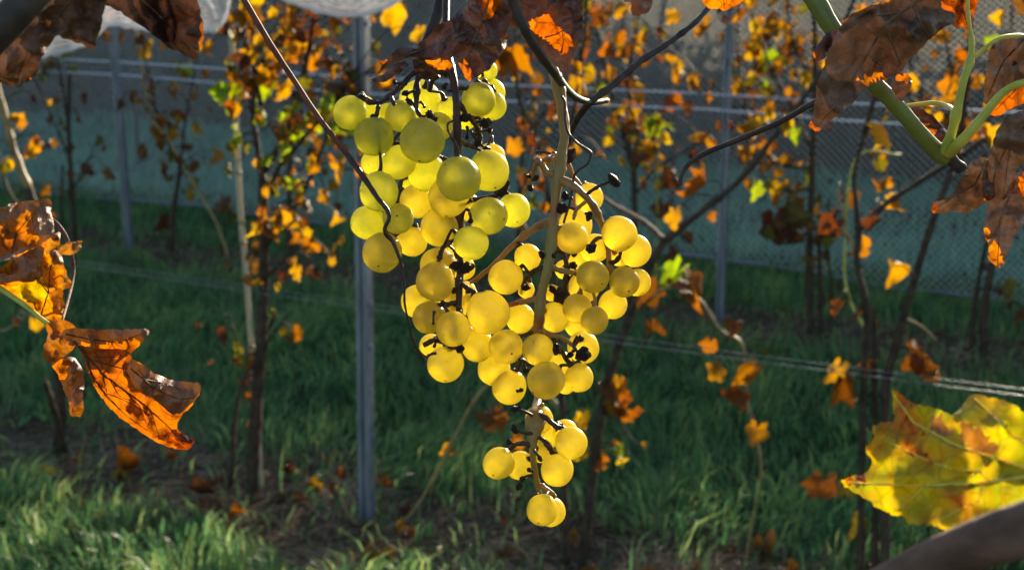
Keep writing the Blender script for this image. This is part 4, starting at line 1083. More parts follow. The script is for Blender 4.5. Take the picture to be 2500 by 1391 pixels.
# --- top left: dark stick with drooping brown leaves
t = thing('vine_cane', 'thick blurred grey stick with two drooping brown leaves', 'vine', P(-60, 230, 0.45))
tube('cane', fg([(-160, 240, 0.45), (-40, 112, 0.45), (60, 10, 0.45), (150, -90, 0.46), (230, -220, 0.47)]), [fr(44, .45)] * 5, M['cane_dark'], t, 14, 8, 0.08, 120, 3)
C1 = Sheet([(-60, 150), (0, 110), (70, 40), (140, -60), (270, -60), (262, 0), (252, 30), (246, 70), (228, 127), (205, 108), (178, 102), (150, 92), (140, 84), (112, 124), (98, 150), (90, 182), (66, 204), (30, 215), (8, 204), (-60, 190)], 0.50, (0, 0.0001), 0.014, 90, 41, roll=0.010)
C2 = Sheet([(250, 12), (262, -60), (470, -60), (484, 10), (497, 62), (488, 112), (486, 145), (462, 141), (440, 130), (412, 120), (392, 98), (352, 70), (312, 42), (282, 22)], 0.52, (-0.00008, 0.0001), 0.013, 90, 43, roll=0.010)
C3 = Sheet([(480, 44), (494, 40), (499, 76), (497, 100), (490, 122), (480, 95), (474, 70)], 0.512, (0, 0), 0.006, 30, 45)
C4 = [(52, 205), (70, 196), (88, 186), (84, 200), (66, 210)]
traced_leaf(t, 'leaf', [(C1, 'leaf_brown', [(C4, 'leaf_orange')])], [(C1, [(190, -30), (130, 60), (70, 120), (40, 200)], 3), (C1, [(200, -20), (205, 50), (225, 110)], 2.6)], 'vein_tan')
traced_leaf(t, 'leaf', [(C2, 'leaf_brown'), (C3, 'leaf_pink')], [(C2, [(300, -40), (380, 30), (440, 90), (484, 130)], 3), (C2, [(320, -20), (410, 0), (480, 30)], 2.4)], 'vein_tan')
tube('petiole', fg([(150, -90, .46), (190, -70, .48), (195, -30, .50)]), fr(6), M['cane_red'], t, 6, 5, 0.1)
tube('petiole', fg([(170, -120, .46), (250, -110, .49), (310, -50, .52)]), fr(6), M['cane_red'], t, 6, 5, 0.1)

# --- left: orange leaves on a pale petiole
t = thing('vine_shoot', 'vine shoot with crumpled glowing orange leaves on a pale yellow stalk', 'vine', P(-120, 640, 0.74))
tube('petiole', fg([(-150, 640, .73), (-60, 670, .72), (0, 704, .71), (60, 745, .705), (112, 786, .70), (150, 800, .70)]), [fr(10), fr(9), fr(8), fr(7), fr(6), fr(5)], M['petiole_green'], t, 8, 8, 0.06, 200, 2)
tube('cane', fg([(-170, 640, .76), (-60, 570, .775), (60, 540, .78), (124, 538, .77), (156, 570, .77), (174, 620, .77), (178, 680, .77), (150, 790, .71)]), [fr(9), fr(9), fr(8), fr(7), fr(6.5), fr(6), fr(5), fr(4)], M['cane_grey'], t, 8, 8, 0.12, 200, 2)
tube('cane', fg([(-230, -210, .80), (-220, 150, .80), (-200, 420, .80), (-180, 600, .76), (-150, 640, .73)]), [fr(13), fr(13), fr(12), fr(12), fr(10)], M['cane_grey'], t, 8, 8, 0.12, 200, 2)
G1 = Sheet([(-60, 505), (0, 510), (40, 492), (100, 486), (124, 482), (126, 520), (130, 548), (132, 576), (104, 596), (60, 620), (-60, 660)], 0.735, (0.0001, -0.00012), 0.010, 60, 51, roll=-0.010, rollw=14)
G1b = [(-60, 560), (0, 545), (40, 532), (78, 512), (96, 515), (84, 535), (78, 556), (92, 570), (92, 590), (60, 606), (20, 618), (-60, 640)]
G2 = Sheet([(-60, 680), (0, 655), (40, 625), (80, 605), (120, 585), (136, 566), (146, 566), (150, 588), (142, 610), (150, 622), (160, 660), (180, 702), (150, 704), (158, 740), (160, 778), (140, 792), (100, 770), (50, 735), (0, 695), (-60, 700)], 0.715, (0.00006, 0.0001), 0.011, 55, 54, roll=0.008, rollw=12)
G3 = Sheet([(-60, 690), (0, 658), (40, 628), (84, 606), (112, 596), (100, 640), (108, 676), (70, 690), (40, 688), (10, 692), (-60, 700)], 0.708, (0.00006, 0.0001), 0.008, 55, 55)
G4 = Sheet([(140, 612), (150, 596), (176, 590), (204, 584), (196, 610), (176, 622), (150, 624)], 0.712, (0, 0), 0.008, 30, 56, roll=0.004)
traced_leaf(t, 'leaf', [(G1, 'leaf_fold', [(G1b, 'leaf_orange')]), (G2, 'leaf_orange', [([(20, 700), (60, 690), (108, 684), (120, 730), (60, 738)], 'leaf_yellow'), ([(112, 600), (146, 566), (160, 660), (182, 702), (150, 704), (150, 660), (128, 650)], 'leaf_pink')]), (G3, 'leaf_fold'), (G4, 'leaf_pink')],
  [(G2, [(100, 770), (118, 715), (122, 660), (140, 600)], 2.2), (G2, [(118, 715), (90, 680), (60, 660)], 1.8), (G2, [(120, 690), (150, 670), (165, 690)], 1.6), (G1, [(30, 620), (40, 570), (80, 520)], 2)], 'vein_dark', None, 9)
H2 = Sheet([(150, 806), (176, 800), (250, 805), (330, 804), (368, 803), (352, 830), (336, 846), (318, 862), (300, 858), (260, 856), (220, 848), (190, 840), (160, 830)], 0.688, (0.00004, 0.0002), 0.007, 60, 61, roll=0.004, rollw=10)
H3 = Sheet([(172, 826), (210, 848), (262, 850), (318, 856), (322, 876), (345, 888), (376, 912), (412, 928), (450, 934), (488, 934), (490, 956), (470, 988), (446, 1012), (434, 1028), (432, 1050), (452, 1062), (476, 1076), (464, 1097), (436, 1096), (400, 1088), (352, 1062), (312, 1032), (272, 1002), (236, 955), (214, 908), (200, 862)], 0.694, (0.00005, 0.00005), 0.009, 75, 63, roll=0.005, rollw=12)
H3b = Sheet([(322, 874), (345, 886), (376, 911), (412, 926), (450, 932), (489, 935), (488, 958), (466, 985), (444, 1008), (420, 1012), (396, 990), (376, 972), (348, 962), (330, 945), (318, 925), (308, 905)], 0.684, (0.00005, 0.00005), 0.008, 75, 64, roll=0.006, rollw=12)
H1 = Sheet([(112, 790), (140, 778), (160, 782), (188, 800), (176, 820), (184, 842), (176, 858), (150, 872), (124, 888), (106, 872), (104, 846), (118, 820)], 0.692, (0, 0.0001), 0.009, 35, 66, roll=0.005, rollw=10)
H4 = Sheet([(122, 886), (150, 874), (180, 872), (196, 888), (206, 905), (203, 960), (204, 1016), (172, 1018), (166, 980), (152, 940), (138, 910)], 0.700, (0, 0.0001), 0.008, 50, 67, roll=0.006, rollw=10)
H5 = [(404, 1052), (430, 1046), (452, 1060), (476, 1076), (466, 1098), (440, 1096), (414, 1084), (400, 1070)]
H6 = [(118, 890), (150, 876), (176, 880), (164, 905), (158, 930), (140, 915)]
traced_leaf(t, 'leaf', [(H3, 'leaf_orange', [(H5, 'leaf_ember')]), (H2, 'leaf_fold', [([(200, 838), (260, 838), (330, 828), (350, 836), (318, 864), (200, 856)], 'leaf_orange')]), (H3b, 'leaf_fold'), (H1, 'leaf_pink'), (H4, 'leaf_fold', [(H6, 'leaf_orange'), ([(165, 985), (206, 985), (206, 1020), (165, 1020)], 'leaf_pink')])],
  [(H3, [(180, 832), (212, 868), (250, 912), (300, 950), (350, 985), (410, 1040), (450, 1085)], 3.2), (H3, [(212, 868), (222, 910), (262, 970), (310, 1015), (360, 1050)], 2.4), (H3, [(250, 912), (262, 960), (300, 975), (350, 1000)], 1.8), (H3, [(232, 880), (300, 900), (330, 940)], 2),
   (H3, [(300, 950), (340, 990), (360, 1040)], 1.6), (H2, [(160, 815), (220, 828), (290, 836), (345, 815)], 2.2), (H3b, [(320, 900), (380, 950), (440, 975), (475, 970)], 2.2), (H3b, [(350, 925), (400, 935), (440, 950)], 1.6), (H3, [(206, 860), (214, 890), (240, 940), (285, 990)], 1.6), (H3, [(270, 930), (290, 965), (335, 985), (380, 1040)], 1.4), (H3, [(330, 970), (370, 1010), (390, 1070)], 1.4), (H3, [(230, 872), (270, 872), (312, 868)], 1.4), (H3b, [(340, 905), (370, 945), (380, 970)], 1.4), (H2, [(230, 830), (236, 850)], 1.2), (H2, [(270, 834), (282, 854)], 1.2), (H2, [(310, 830), (318, 848)], 1.2)], 'vein_dark', 'long glowing orange lobe with brown folded upper edge', 9)

# --- right: green shoot with petioles and curled leaves
t = thing('vine_shoot', 'stout green vine shoot with yellow stalks and big curled brown leaves', 'vine', P(1930, -150, 0.60))
tube('cane', fg([(1880, -220, .60), (1935, -100, .60), (1985, -10, .60), (2032, 70, .60), (2100, 168, .605), (2180, 250, .61), (2250, 330, .615), (2290, 372, .62), (2318, 386, .62)]), [fr(27, .6), fr(26, .6), fr(25, .6), fr(23, .6), fr(21, .6), fr(20, .6), fr(20, .6), fr(23, .6), fr(20, .6)], M['shoot_green'], t, 14, 8, 0.10, 180, 3, knots=[(0.30, 0.10), (0.56, 0.14), (0.93, 0.12)])
tube('cut_end', fg([(2306, 380, .62), (2332, 398, .62), (2350, 416, .62)]), [fr(18, .6), fr(16, .6), fr(15, .6)], M['cane_dark'], t, 12, 6, 0.25, 400, 3)
tube('petiole', fg([(2304, 372, .618), (2322, 330, .61), (2334, 280, .605), (2352, 200, .60), (2368, 150, .60), (2372, 100, .60), (2364, 40, .60), (2358, -80, .61)]), [fr(15, .6), fr(12, .6), fr(11, .6), fr(9.5, .6), fr(9, .6), fr(6, .6), fr(5, .6), fr(4, .6)], M['petiole_green'], t, 10, 8, 0.05, 200, 4, knots=[(0.28, 0.3), (0.56, 0.35), (0.7, 0.3)])
tube('petiole', fg([(2314, 374, .618), (2352, 340, .605), (2400, 284, .60), (2450, 226, .595), (2500, 202, .59), (2570, 200, .59)]), [fr(17, .6), fr(14, .6), fr(11, .6), fr(10, .6), fr(9, .6), fr(9, .6)], M['petiole_green'], t, 10, 8, 0.05, 200, 5)
tube('petiole', fg([(2366, 148, .60), (2400, 122, .60), (2440, 95, .605), (2490, 88, .61), (2540, 95, .62)]), [fr(5, .6), fr(6, .6), fr(6, .6), fr(6, .6), fr(5, .6)], M['petiole_green'], t, 8, 8, 0.05, 200, 6)
tube('petiole', fg([(2334, 282, .605), (2318, 262, .62), (2280, 252, .63), (2216, 258, .64)]), [fr(6, .6), fr(6, .6), fr(6, .6), fr(5, .6)], M['petiole_green'], t, 8, 8, 0.05, 200, 7)
D1 = Sheet([(2052, 62), (2080, 34), (2130, 14), (2190, -10), (2220, -60), (2290, -60), (2296, 0), (2302, 24), (2330, 30), (2334, 60), (2300, 64), (2284, 88), (2262, 102), (2240, 130), (2215, 152), (2206, 176), (2170, 190), (2132, 204), (2106, 220), (2075, 262), (2032, 290), (1992, 326), (1974, 308), (1986, 282), (1990, 240), (1996, 204), (2012, 158), (2028, 112)], 0.575, (0.00004, 0.00008), 0.011, 110, 71, roll=0.007, rollw=14)
D2 = Sheet([(2052, 58), (2078, 36), (2130, 12), (2192, -12), (2200, 0), (2150, 20), (2100, 44), (2066, 72), (2054, 70)], 0.57, (0, 0), 0.006, 60, 72)
D3 = Sheet([(1984, 128), (2000, 105), (2022, 78), (2046, 70), (2050, 90), (2034, 116), (2018, 140), (2000, 150), (1988, 142)], 0.585, (0, 0), 0.008, 40, 73, roll=0.006)
D4 = Sheet([(2280, -60), (2390, -60), (2386, 20), (2372, 50), (2366, 84), (2350, 66), (2330, 70), (2312, 40), (2292, 24)], 0.615, (0, 0.0001), 0.007, 40, 74, roll=0.004)
D5 = Sheet([(2186, 184), (2210, 176), (2232, 198), (2204, 250), (2190, 245), (2176, 210)], 0.60, (0, 0), 0.007, 40, 75)
D6 = [(2182, 178), (2206, 186), (2238, 172), (2236, 192), (2212, 206), (2190, 196)]
D7 = [(2074, 258), (2092, 240), (2112, 222), (2116, 236), (2096, 258), (2080, 266)]
D8 = [(1974, 306), (1986, 296), (1998, 310), (1996, 328), (1984, 322)]
traced_leaf(t, 'leaf', [(D1, 'leaf_taupe', [(D7, 'leaf_ember'), (D8, 'leaf_ember'), ([(2090, 196), (2150, 176), (2160, 186), (2110, 212)], 'leaf_orange')]), (D2, 'leaf_pink'), (D3, 'leaf_brown', [([(1980, 120), (2004, 128), (2000, 152), (1980, 152)], 'leaf_ember')]), (D5, 'leaf_brown', [(D6, 'leaf_orange')])],
  [(D1, [(2280, -20), (2200, 30), (2160, 60), (2120, 130), (2060, 230), (1995, 310)], 4), (D1, [(2200, 30), (2120, 40), (2070, 60)], 3), (D1, [(2160, 60), (2180, 110), (2200, 160)], 2.6), (D1, [(2120, 130), (2150, 160), (2160, 190)], 2), (D1, [(2230, 10), (2250, 60), (2270, 90)], 2.4)], 'vein_tan', 'large taupe brown leaf folded over the green shoot')
traced_leaf(t, 'leaf', [(D4, 'leaf_ember')], [(D4, [(2340, -40), (2350, 20), (2364, 76)], 2)], 'vein_dark', None, 9)
E1 = Sheet([(2560, 70), (2500, 92), (2440, 100), (2418, 112), (2410, 150), (2404, 190), (2400, 232), (2406, 256), (2420, 254), (2450, 220), (2480, 200), (2560, 180)], 0.62, (0.0001, 0.00012), 0.011, 70, 81, roll=0.006)
E2 = Sheet([(2470, 148), (2484, 150), (2490, 176), (2560, 150), (2560, 250), (2500, 252), (2460, 268), (2440, 286), (2412, 280), (2420, 262), (2456, 228), (2476, 200), (2478, 176)], 0.63, (0.0001, 0.0001), 0.006, 50, 82)
traced_leaf(t, 'leaf', [(E1, 'leaf_taupe'), (E2, 'leaf_ember')], [(E1, [(2500, 96), (2450, 150), (2410, 240)], 2.6), (E2, [(2520, 170), (2470, 230), (2430, 270)], 2)], 'vein_dark')
F1 = Sheet([(2560, 250), (2500, 268), (2470, 280), (2446, 300), (2428, 330), (2418, 372), (2404, 410), (2394, 440), (2400, 462), (2430, 484), (2456, 488), (2470, 440), (2490, 400), (2560, 380)], 0.59, (-0.0001, 0.0001), 0.011, 80, 85, roll=0.007)
F2 = Sheet([(2274, 508), (2278, 496), (2322, 478), (2346, 440), (2366, 400), (2390, 382), (2412, 384), (2410, 420), (2430, 460), (2432, 482), (2404, 494), (2384, 506), (2360, 524), (2330, 514), (2300, 522), (2278, 520)], 0.60, (0, 0.0001), 0.010, 60, 86, roll=0.007, rollw=12)
F3 = Sheet([(2416, 480), (2404, 540), (2402, 572), (2414, 596), (2410, 632), (2430, 652), (2446, 654), (2462, 620), (2480, 570), (2500, 545), (2560, 500), (2560, 400), (2480, 420), (2450, 470)], 0.605, (0, 0), 0.010, 60, 87, roll=0.007, rollw=12)
F4 = [(2420, 590), (2436, 592), (2440, 620), (2452, 636), (2440, 654), (2420, 645), (2414, 620)]
F5 = [(2486, 430), (2500, 420), (2560, 420), (2560, 480), (2498, 476), (2486, 460)]
F6 = [(2398, 484), (2424, 474), (2432, 486), (2410, 492)]
traced_leaf(t, 'leaf', [(F1, 'leaf_taupe'), (F2, 'leaf_brown', [(F6, 'leaf_ember'), ([(2272, 494), (2284, 494), (2288, 522), (2272, 522)], 'leaf_ember')]), (F3, 'leaf_taupe', [(F4, 'leaf_orange'), (F5, 'leaf_ember'), ([(2400, 555), (2416, 560), (2416, 600), (2400, 590)], 'leaf_orange')])],
  [(F1, [(2540, 270), (2470, 330), (2430, 420), (2420, 480)], 3), (F2, [(2410, 390), (2380, 450), (2280, 510)], 2.6), (F3, [(2480, 440), (2440, 540), (2436, 645)], 2.6), (F1, [(2470, 330), (2460, 400), (2450, 480)], 2)], 'vein_tan', 'brown leaf hanging in three withered lobes')
K1 = Sheet([(2206, 254), (2230, 258), (2262, 272), (2290, 296), (2310, 318), (2324, 342), (2300, 352), (2278, 340), (2248, 310), (2222, 284)], 0.645, (0, 0), 0.009, 40, 91, roll=0.006, rollw=10)
K2 = [(2246, 300), (2262, 304), (2280, 316), (2290, 322), (2276, 326), (2258, 318)]
traced_leaf(t, 'leaf', [(K1, 'leaf_dark', [(K2, 'leaf_orange')])], (), 'vein_dark', None, 9)

# --- bottom right: thick cane and yellow leaf
t = thing('vine_cane', 'thick blurred grey brown cane in the corner with a big yellow lobed leaf', 'vine', P(2700, 1330, 0.34))
tube('cane', fg([(1880, 1600, .37), (2010, 1500, .365), (2140, 1438, .36), (2260, 1380, .355), (2380, 1332, .35), (2500, 1292, .345), (2640, 1250, .34), (2800, 1210, .34)]), [fr(36, .35), fr(44, .35), fr(50, .35), fr(56, .35), fr(62, .35), fr(66, .35), fr(70, .35), fr(72, .35)], M['cane_grey'], t, 20, 8, 0.06, 60, 3)
I1 = Sheet([(2048, 1172), (2072, 1166), (2108, 1158), (2132, 1136), (2124, 1112), (2110, 1094), (2130, 1078), (2134, 1060), (2128, 1040), (2156, 1030), (2184, 1026), (2180, 990), (2174, 950), (2188, 950), (2212, 976), (2258, 990), (2300, 1004), (2330, 1012), (2352, 988), (2366, 966), (2400, 966), (2440, 976), (2472, 984), (2500, 1002), (2600, 1040), (2620, 1180), (2560, 1260), (2480, 1290), (2400, 1300), (2330, 1310), (2290, 1282), (2240, 1280), (2212, 1276), (2206, 1258), (2172, 1252), (2136, 1238), (2124, 1220), (2090, 1206), (2064, 1190)], 0.43, (-0.00012, -0.00006), 0.007, 110, 95, roll=0.005, rollw=20, rag=4.0)
I2 = [(2058, 1170), (2090, 1164), (2120, 1160), (2118, 1180), (2088, 1186)]
vI = [(I1, [(2610, 1140), (2500, 1165), (2380, 1180), (2260, 1184), (2150, 1182), (2070, 1176)], 6), (I1, [(2610, 1140), (2500, 1140), (2420, 1115), (2330, 1085), (2230, 1030), (2182, 962)], 5), (I1, [(2610, 1140), (2540, 1100), (2470, 1060), (2420, 1010), (2380, 972)], 5),
      (I1, [(2420, 1176), (2390, 1150), (2330, 1145), (2280, 1130), (2150, 1070)], 3.5), (I1, [(2400, 1178), (2390, 1220), (2330, 1250), (2290, 1270)], 3.5), (I1, [(2260, 1184), (2220, 1220), (2200, 1240)], 3), (I1, [(2610, 1140), (2540, 1200), (2470, 1270)], 4)]
traced_leaf(t, 'leaf', [(I1, 'leaf_yellow', [(I2, 'leaf_ember'), ([(2208, 1010), (2220, 1012), (2240, 1050), (2262, 1066), (2240, 1068), (2216, 1044)], 'leaf_ember'), ([(2205, 1070), (2225, 1080), (2262, 1110), (2250, 1120), (2212, 1100)], 'leaf_ember'), ([(2270, 1010), (2300, 1020), (2330, 1060), (2290, 1070), (2266, 1040)], 'leaf_pink'), ([(2340, 1020), (2400, 1050), (2440, 1100), (2380, 1110), (2340, 1060)], 'leaf_pink')])], vI, 'vein_pale', 'bright yellow lobed leaf with orange blotches', 16)
tube('petiole', fg([(2605, 1140, .41), (2660, 1160, .38), (2690, 1215, .35)]), fr(10, .4), M['petiole_green'], t, 8, 6, 0.05)

# --- thin red cane with tendril, and the curved dark twig
t = thing('vine_cane', 'thin straight red brown cane ending in a black twisted tendril over the grapes', 'vine', P(520, -130, 0.62))
tube('cane', fg([(480, -200, .62), (540, -95, .62), (596, 0, .62), (660, 108, .62), (720, 200, .62), (780, 290, .618), (850, 380, .615)]), [fr(8), fr(7.5), fr(7), fr(6.6), fr(6.2), fr(6), fr(6)], M['cane_red'], t, 10, 8, 0.06, 200, 3)
tube('tendril', fg([(850, 380, .615), (890, 436, .61), (922, 484, .606), (944, 510, .603), (950, 532, .603), (940, 556, .604), (944, 572, .605), (960, 592, .606), (972, 622, .606), (984, 660, .607), (987, 700, .608), (988, 740, .61), (996, 780, .612), (1006, 824, .615), (1020, 856, .62), (1036, 880, .625)]), [fr(7), fr(6.5), fr(5.5), fr(5.5), fr(4.5), fr(4.5), fr(6), fr(4.5), fr(3.8), fr(3.6), fr(3), fr(2.6), fr(2.6), fr(2.6), fr(2.6), fr(3)], M['rachis_dark'], t, 8, 8, 0.15, 600, 3)
t = thing('vine_cane', 'dark curved twig hooking down in front of the slim post with a water drop', 'vine', P(2060, 215, 0.78))
tube('cane', fg([(2450, -210, .72), (2370, -30, .735), (2300, 60, .74), (2150, 170, .75), (2060, 215, .76), (1985, 252, .77), (1900, 300, .78), (1800, 342, .79), (1722, 374, .79), (1684, 398, .79), (1666, 424, .79), (1661, 452, .79)]), [fr(8, .78)] * 4 + [fr(7.5, .78), fr(7.2, .78), fr(7, .78), fr(6.8, .78), fr(6.6, .78), fr(6.2, .78), fr(6, .78), fr(5.4, .78)], M['cane_dark'], t, 10, 8, 0.1, 300, 3)

# ------------------------------------------------------------------ grape bunches
# (x, y, radius px, layer, squash)
LEFT = [(855,276,41,1.0),(885,269,36,2.2),(1025,247,52,3.2),(978,284,39,1.0),(948,280,28,2.4),(913,333,49,.6),(1032,344,55,0),(1098,269,32,2.2),(1071,309,35,1.8),(1169,242,41,1.0),(1199,258,38,2.2),(1198,229,36,3.2),(1188,173,26,2.6),(1139,290,27,3.0),
 (914,397,32,2.4),(973,397,41,1.0),(1042,422,46,1.9),(1120,436,54,0),(1193,417,50,.9),(1198,386,37,2.4),(925,468,47,.1),(1017,491,41,1.9),(1000,455,27,3.2),(1094,481,49,.9),(899,544,42,1.2),(972,534,38,.6),(1073,555,46,1.3),(1192,527,46,.6),(1254,513,41,1.5),
 (933,616,48,.1),(1006,589,38,1.4),(1150,593,42,.2),(1138,505,36,2.8),(1070,651,46,1.8),(1063,687,47,.2),(1131,655,30,2.4),(1107,618,27,3.0),(1018,735,39,1.7),(1048,774,40,.8),(1106,803,43,0),(1192,762,52,.3),(1165,842,40,1.2),(1094,735,33,2.2),(1137,712,26,2.8),(1150,744,29,2.4),(1088,889,45,.7),(1052,842,28,2.2),(1235,847,43,.8),(1206,900,40,1.6)]
RIGHT_B = [(1235,677,42,.6),(1288,628,33,1.2),(1244,945,41,1.4),(1439,482,34,1.6),(1405,548,41,2.3),(1396,581,39,.5),(1512,570,43,.5),(1548,612,41,1.3),(1515,622,29,2.2),(1452,606,36,1.6),(1412,632,26,2.6),(1447,675,40,0),(1525,688,38,0),(1556,689,34,1.0),(1496,743,35,1.1),(1378,658,24,2.8),(1425,702,37,1.2),(1409,752,36,.7),(1451,782,34,.4),
 (1354,774,37,1.0),(1270,777,36,1.4),(1404,795,26,1.8),(1424,848,39,1.5),(1313,853,39,.3),(1333,928,46,.2),(1414,921,35,.6),(1367,885,30,1.8),(1380,938,24,1.8),(1285,708,20,1.9),(1347,715,21,2.0),(1316,1023,35,1.2),(1394,1081,40,.1),(1380,1054,31,1.3),(1322,1100,29,1.5),(1360,1146,40,.3),(1218,1130,39,.3),(1270,1135,35,1.0),(1324,1244,38,0),(1344,1248,36,1.2),(1345,1066,25,2.0)]
BASE_D, LAYER = 0.636, 0.0125
def settle(lst):
    items = [[x, y, r, BASE_D + LAYER * l] for (x, y, r, l) in lst]
    for it in range(120):
        mv = 0
        for i in range(len(items)):
            for j in range(i + 1, len(items)):
                a, b = items[i], items[j]
                if abs(a[0] - b[0]) > a[2] + b[2] or abs(a[1] - b[1]) > a[2] + b[2]: continue
                pa, pb = P(*[a[0], a[1], a[3]]), P(b[0], b[1], b[3])
                ra, rb = fr(a[2], a[3]), fr(b[2], b[3])
                need = (ra + rb) * 0.97; dist = (pa - pb).length
                if dist < need:
                    s = (need - dist) * 0.35 + 0.0001
                    if a[3] <= b[3]: a[3] -= s * 0.5; b[3] += s * 0.5
                    else: a[3] += s * 0.5; b[3] -= s * 0.5
                    mv += 1
        if not mv: break
    return items
def grape_mesh(k, mk='grape'):
    rs = random.Random(40 + k)
    V, F = [], []
    NU, NV_ = 32, 20
    V.append(Vector((0, 0, 1)))
    for j in range(1, NV_):
        th = math.pi * j / NV_
        for i in range(NU):
            ph = 2 * math.pi * i / NU
            V.append(Vector((math.sin(th) * math.cos(ph), math.sin(th) * math.sin(ph), math.cos(th))))
    V.append(Vector((0, 0, -1)))
    for i in range(NU): F.append((0, 1 + i, 1 + (i + 1) % NU))
    for j in range(NV_ - 2):
        for i in range(NU):
            a = 1 + j * NU + i; b = 1 + j * NU + (i + 1) % NU
            F.append((a, a + NU, b + NU, b))
    e = len(V) - 1; o = 1 + (NV_ - 2) * NU
    for i in range(NU): F.append((o + i, e, o + (i + 1) % NU))
    el = rs.uniform(0.98, 1.10)
    for v in V:
        q = 1 + 0.05 * noise.noise(v * 1.1 + Vector((k * 3, 0, 0)))
        d = math.hypot(v.x, v.y)
        if v.z > 0: q *= 1 - 0.07 * math.exp(-(d / 0.16) ** 2)       # dimple at the stalk
        v *= q; v.z *= el
    me = bpy.data.meshes.new('berry'); me.from_pydata([tuple(v) for v in V], [], F)
    me.materials.append(M[mk]); me.polygons.foreach_set('use_smooth', [True] * len(F)); me.update()
    return me
GM = [grape_mesh(k) for k in range(5)]
GMG = [grape_mesh(k, 'grape_green') for k in range(5)]
def raisin_mesh(k):
    bm = bmesh.new(); bmesh.ops.create_icosphere(bm, subdivisions=2, radius=1.0)
    for v in bm.verts: v.co *= 1 + 0.45 * noise.noise(v.co * 1.8 + Vector((k * 5, 0, 0))) + 0.2 * noise.noise(v.co * 4.5 + Vector((k * 5, 2, 0)))
    me = bpy.data.meshes.new('shrivelled_berry'); bm.to_mesh(me); bm.free(); me.materials.append(M['raisin']); return me
RM = [raisin_mesh(k) for k in range(4)]
def child(o, parent, mw):
    COL.objects.link(o); o.parent = parent; o.matrix_parent_inverse = Matrix.Translation(-parent.location); o.matrix_basis = mw
def build_bunch(label, lst, stems, stubs, seed, top):
    rs = random.Random(seed)
    root = thing('grape_bunch', label, 'grapes', top)
    pool = []
    for si, (px, r0, r1, mk) in enumerate(stems):
        pts = fg(px); n = len(pts)
        rad = [fr(r0 + (r1 - r0) * i / (n - 1)) for i in range(n)]
        p, rr = smooth_path(pts, rad, 8)
        kn = [(rs.random(), rs.uniform(0.15, 0.4)) for _ in range(max(2, n))]
        V, F = tube_data(p, rr, 10, 0.22, seed + si, 500, kn)
        mesh_obj('rachis' if si == 0 else 'side_stem', V, F, M[mk], root)
        pool += [(q, mk) for q in p]
    for (x, y, r, d) in settle(lst):
        c = P(x, y, d); R = fr(r, d)
        a, mk = min(pool, key=lambda q: (q[0] - c).length + 0.35 * max(0, c.z - q[0].z))
        dirv = (a - c); 
        if dirv.length < R * 1.05: dirv = Vector((rs.uniform(-.3, .3), rs.uniform(-.1, .5), 1))
        dirv = (dirv.normalized() + Vector((rs.uniform(-.25, .25), rs.uniform(-.1, .35), rs.uniform(0.25, .8)))).normalized()
        q = dirv.to_track_quat('Z', 'Y')
        ob = bpy.data.objects.new('berry', rs.choice(GMG if y + 0.35 * (x - 1000) + rs.uniform(-140, 140) < 540 else GM))
        mw = Matrix.Translation(c) @ q.to_matrix().to_4x4() @ Matrix.Rotation(rs.uniform(0, 6.28), 4, 'Z') @ Matrix.Scale(R, 4)
        child(ob, root, mw)
        s = c + dirv * R * 0.93
        m = s + dirv * min(0.006, 0.4 * (a - s).length)
        L = (a - s).length
        if L < 0.05:
            p, rr = smooth_path([s, s + dirv * 0.0012, m, a], [fr(9), fr(6), fr(3.6), fr(4)], 5)
            V, F = tube_data(p, rr, 7, 0.25, rs.random() * 9, 900)
            pd = mesh_obj('pedicel', V, F, M['rachis_dark' if mk == 'rachis_dark' or rs.random() < 0.6 else mk], root)
    # dried stubs and shrivelled berries
    for i, (x0, y0, x1, y1, d, br) in enumerate(stubs):
        a, b = P(x0, y0, d), P(x1, y1, d - 0.002)
        m = (a + b) / 2 + Vector((rs.uniform(-1, 1), rs.uniform(-1, 1), rs.uniform(-1, 1))) * 0.12 * (a - b).length
        p, rr = smooth_path([a, m, b], [fr(4.5), fr(3.0), fr(3.2)], 6)
        V, F = tube_data(p, rr, 7, 0.3, i, 900)
        mesh_obj('pedicel', V, F, M['rachis_dark'], root)
        ob = bpy.data.objects.new('shrivelled_berry', RM[i % 4])
        child(ob, root, Matrix.Translation(b) @ Matrix.Rotation(rs.uniform(0, 6), 4, 'Y') @ Matrix.Diagonal((fr(br), fr(br), fr(br) * 1.3, 1)))
    return root
D0 = BASE_D
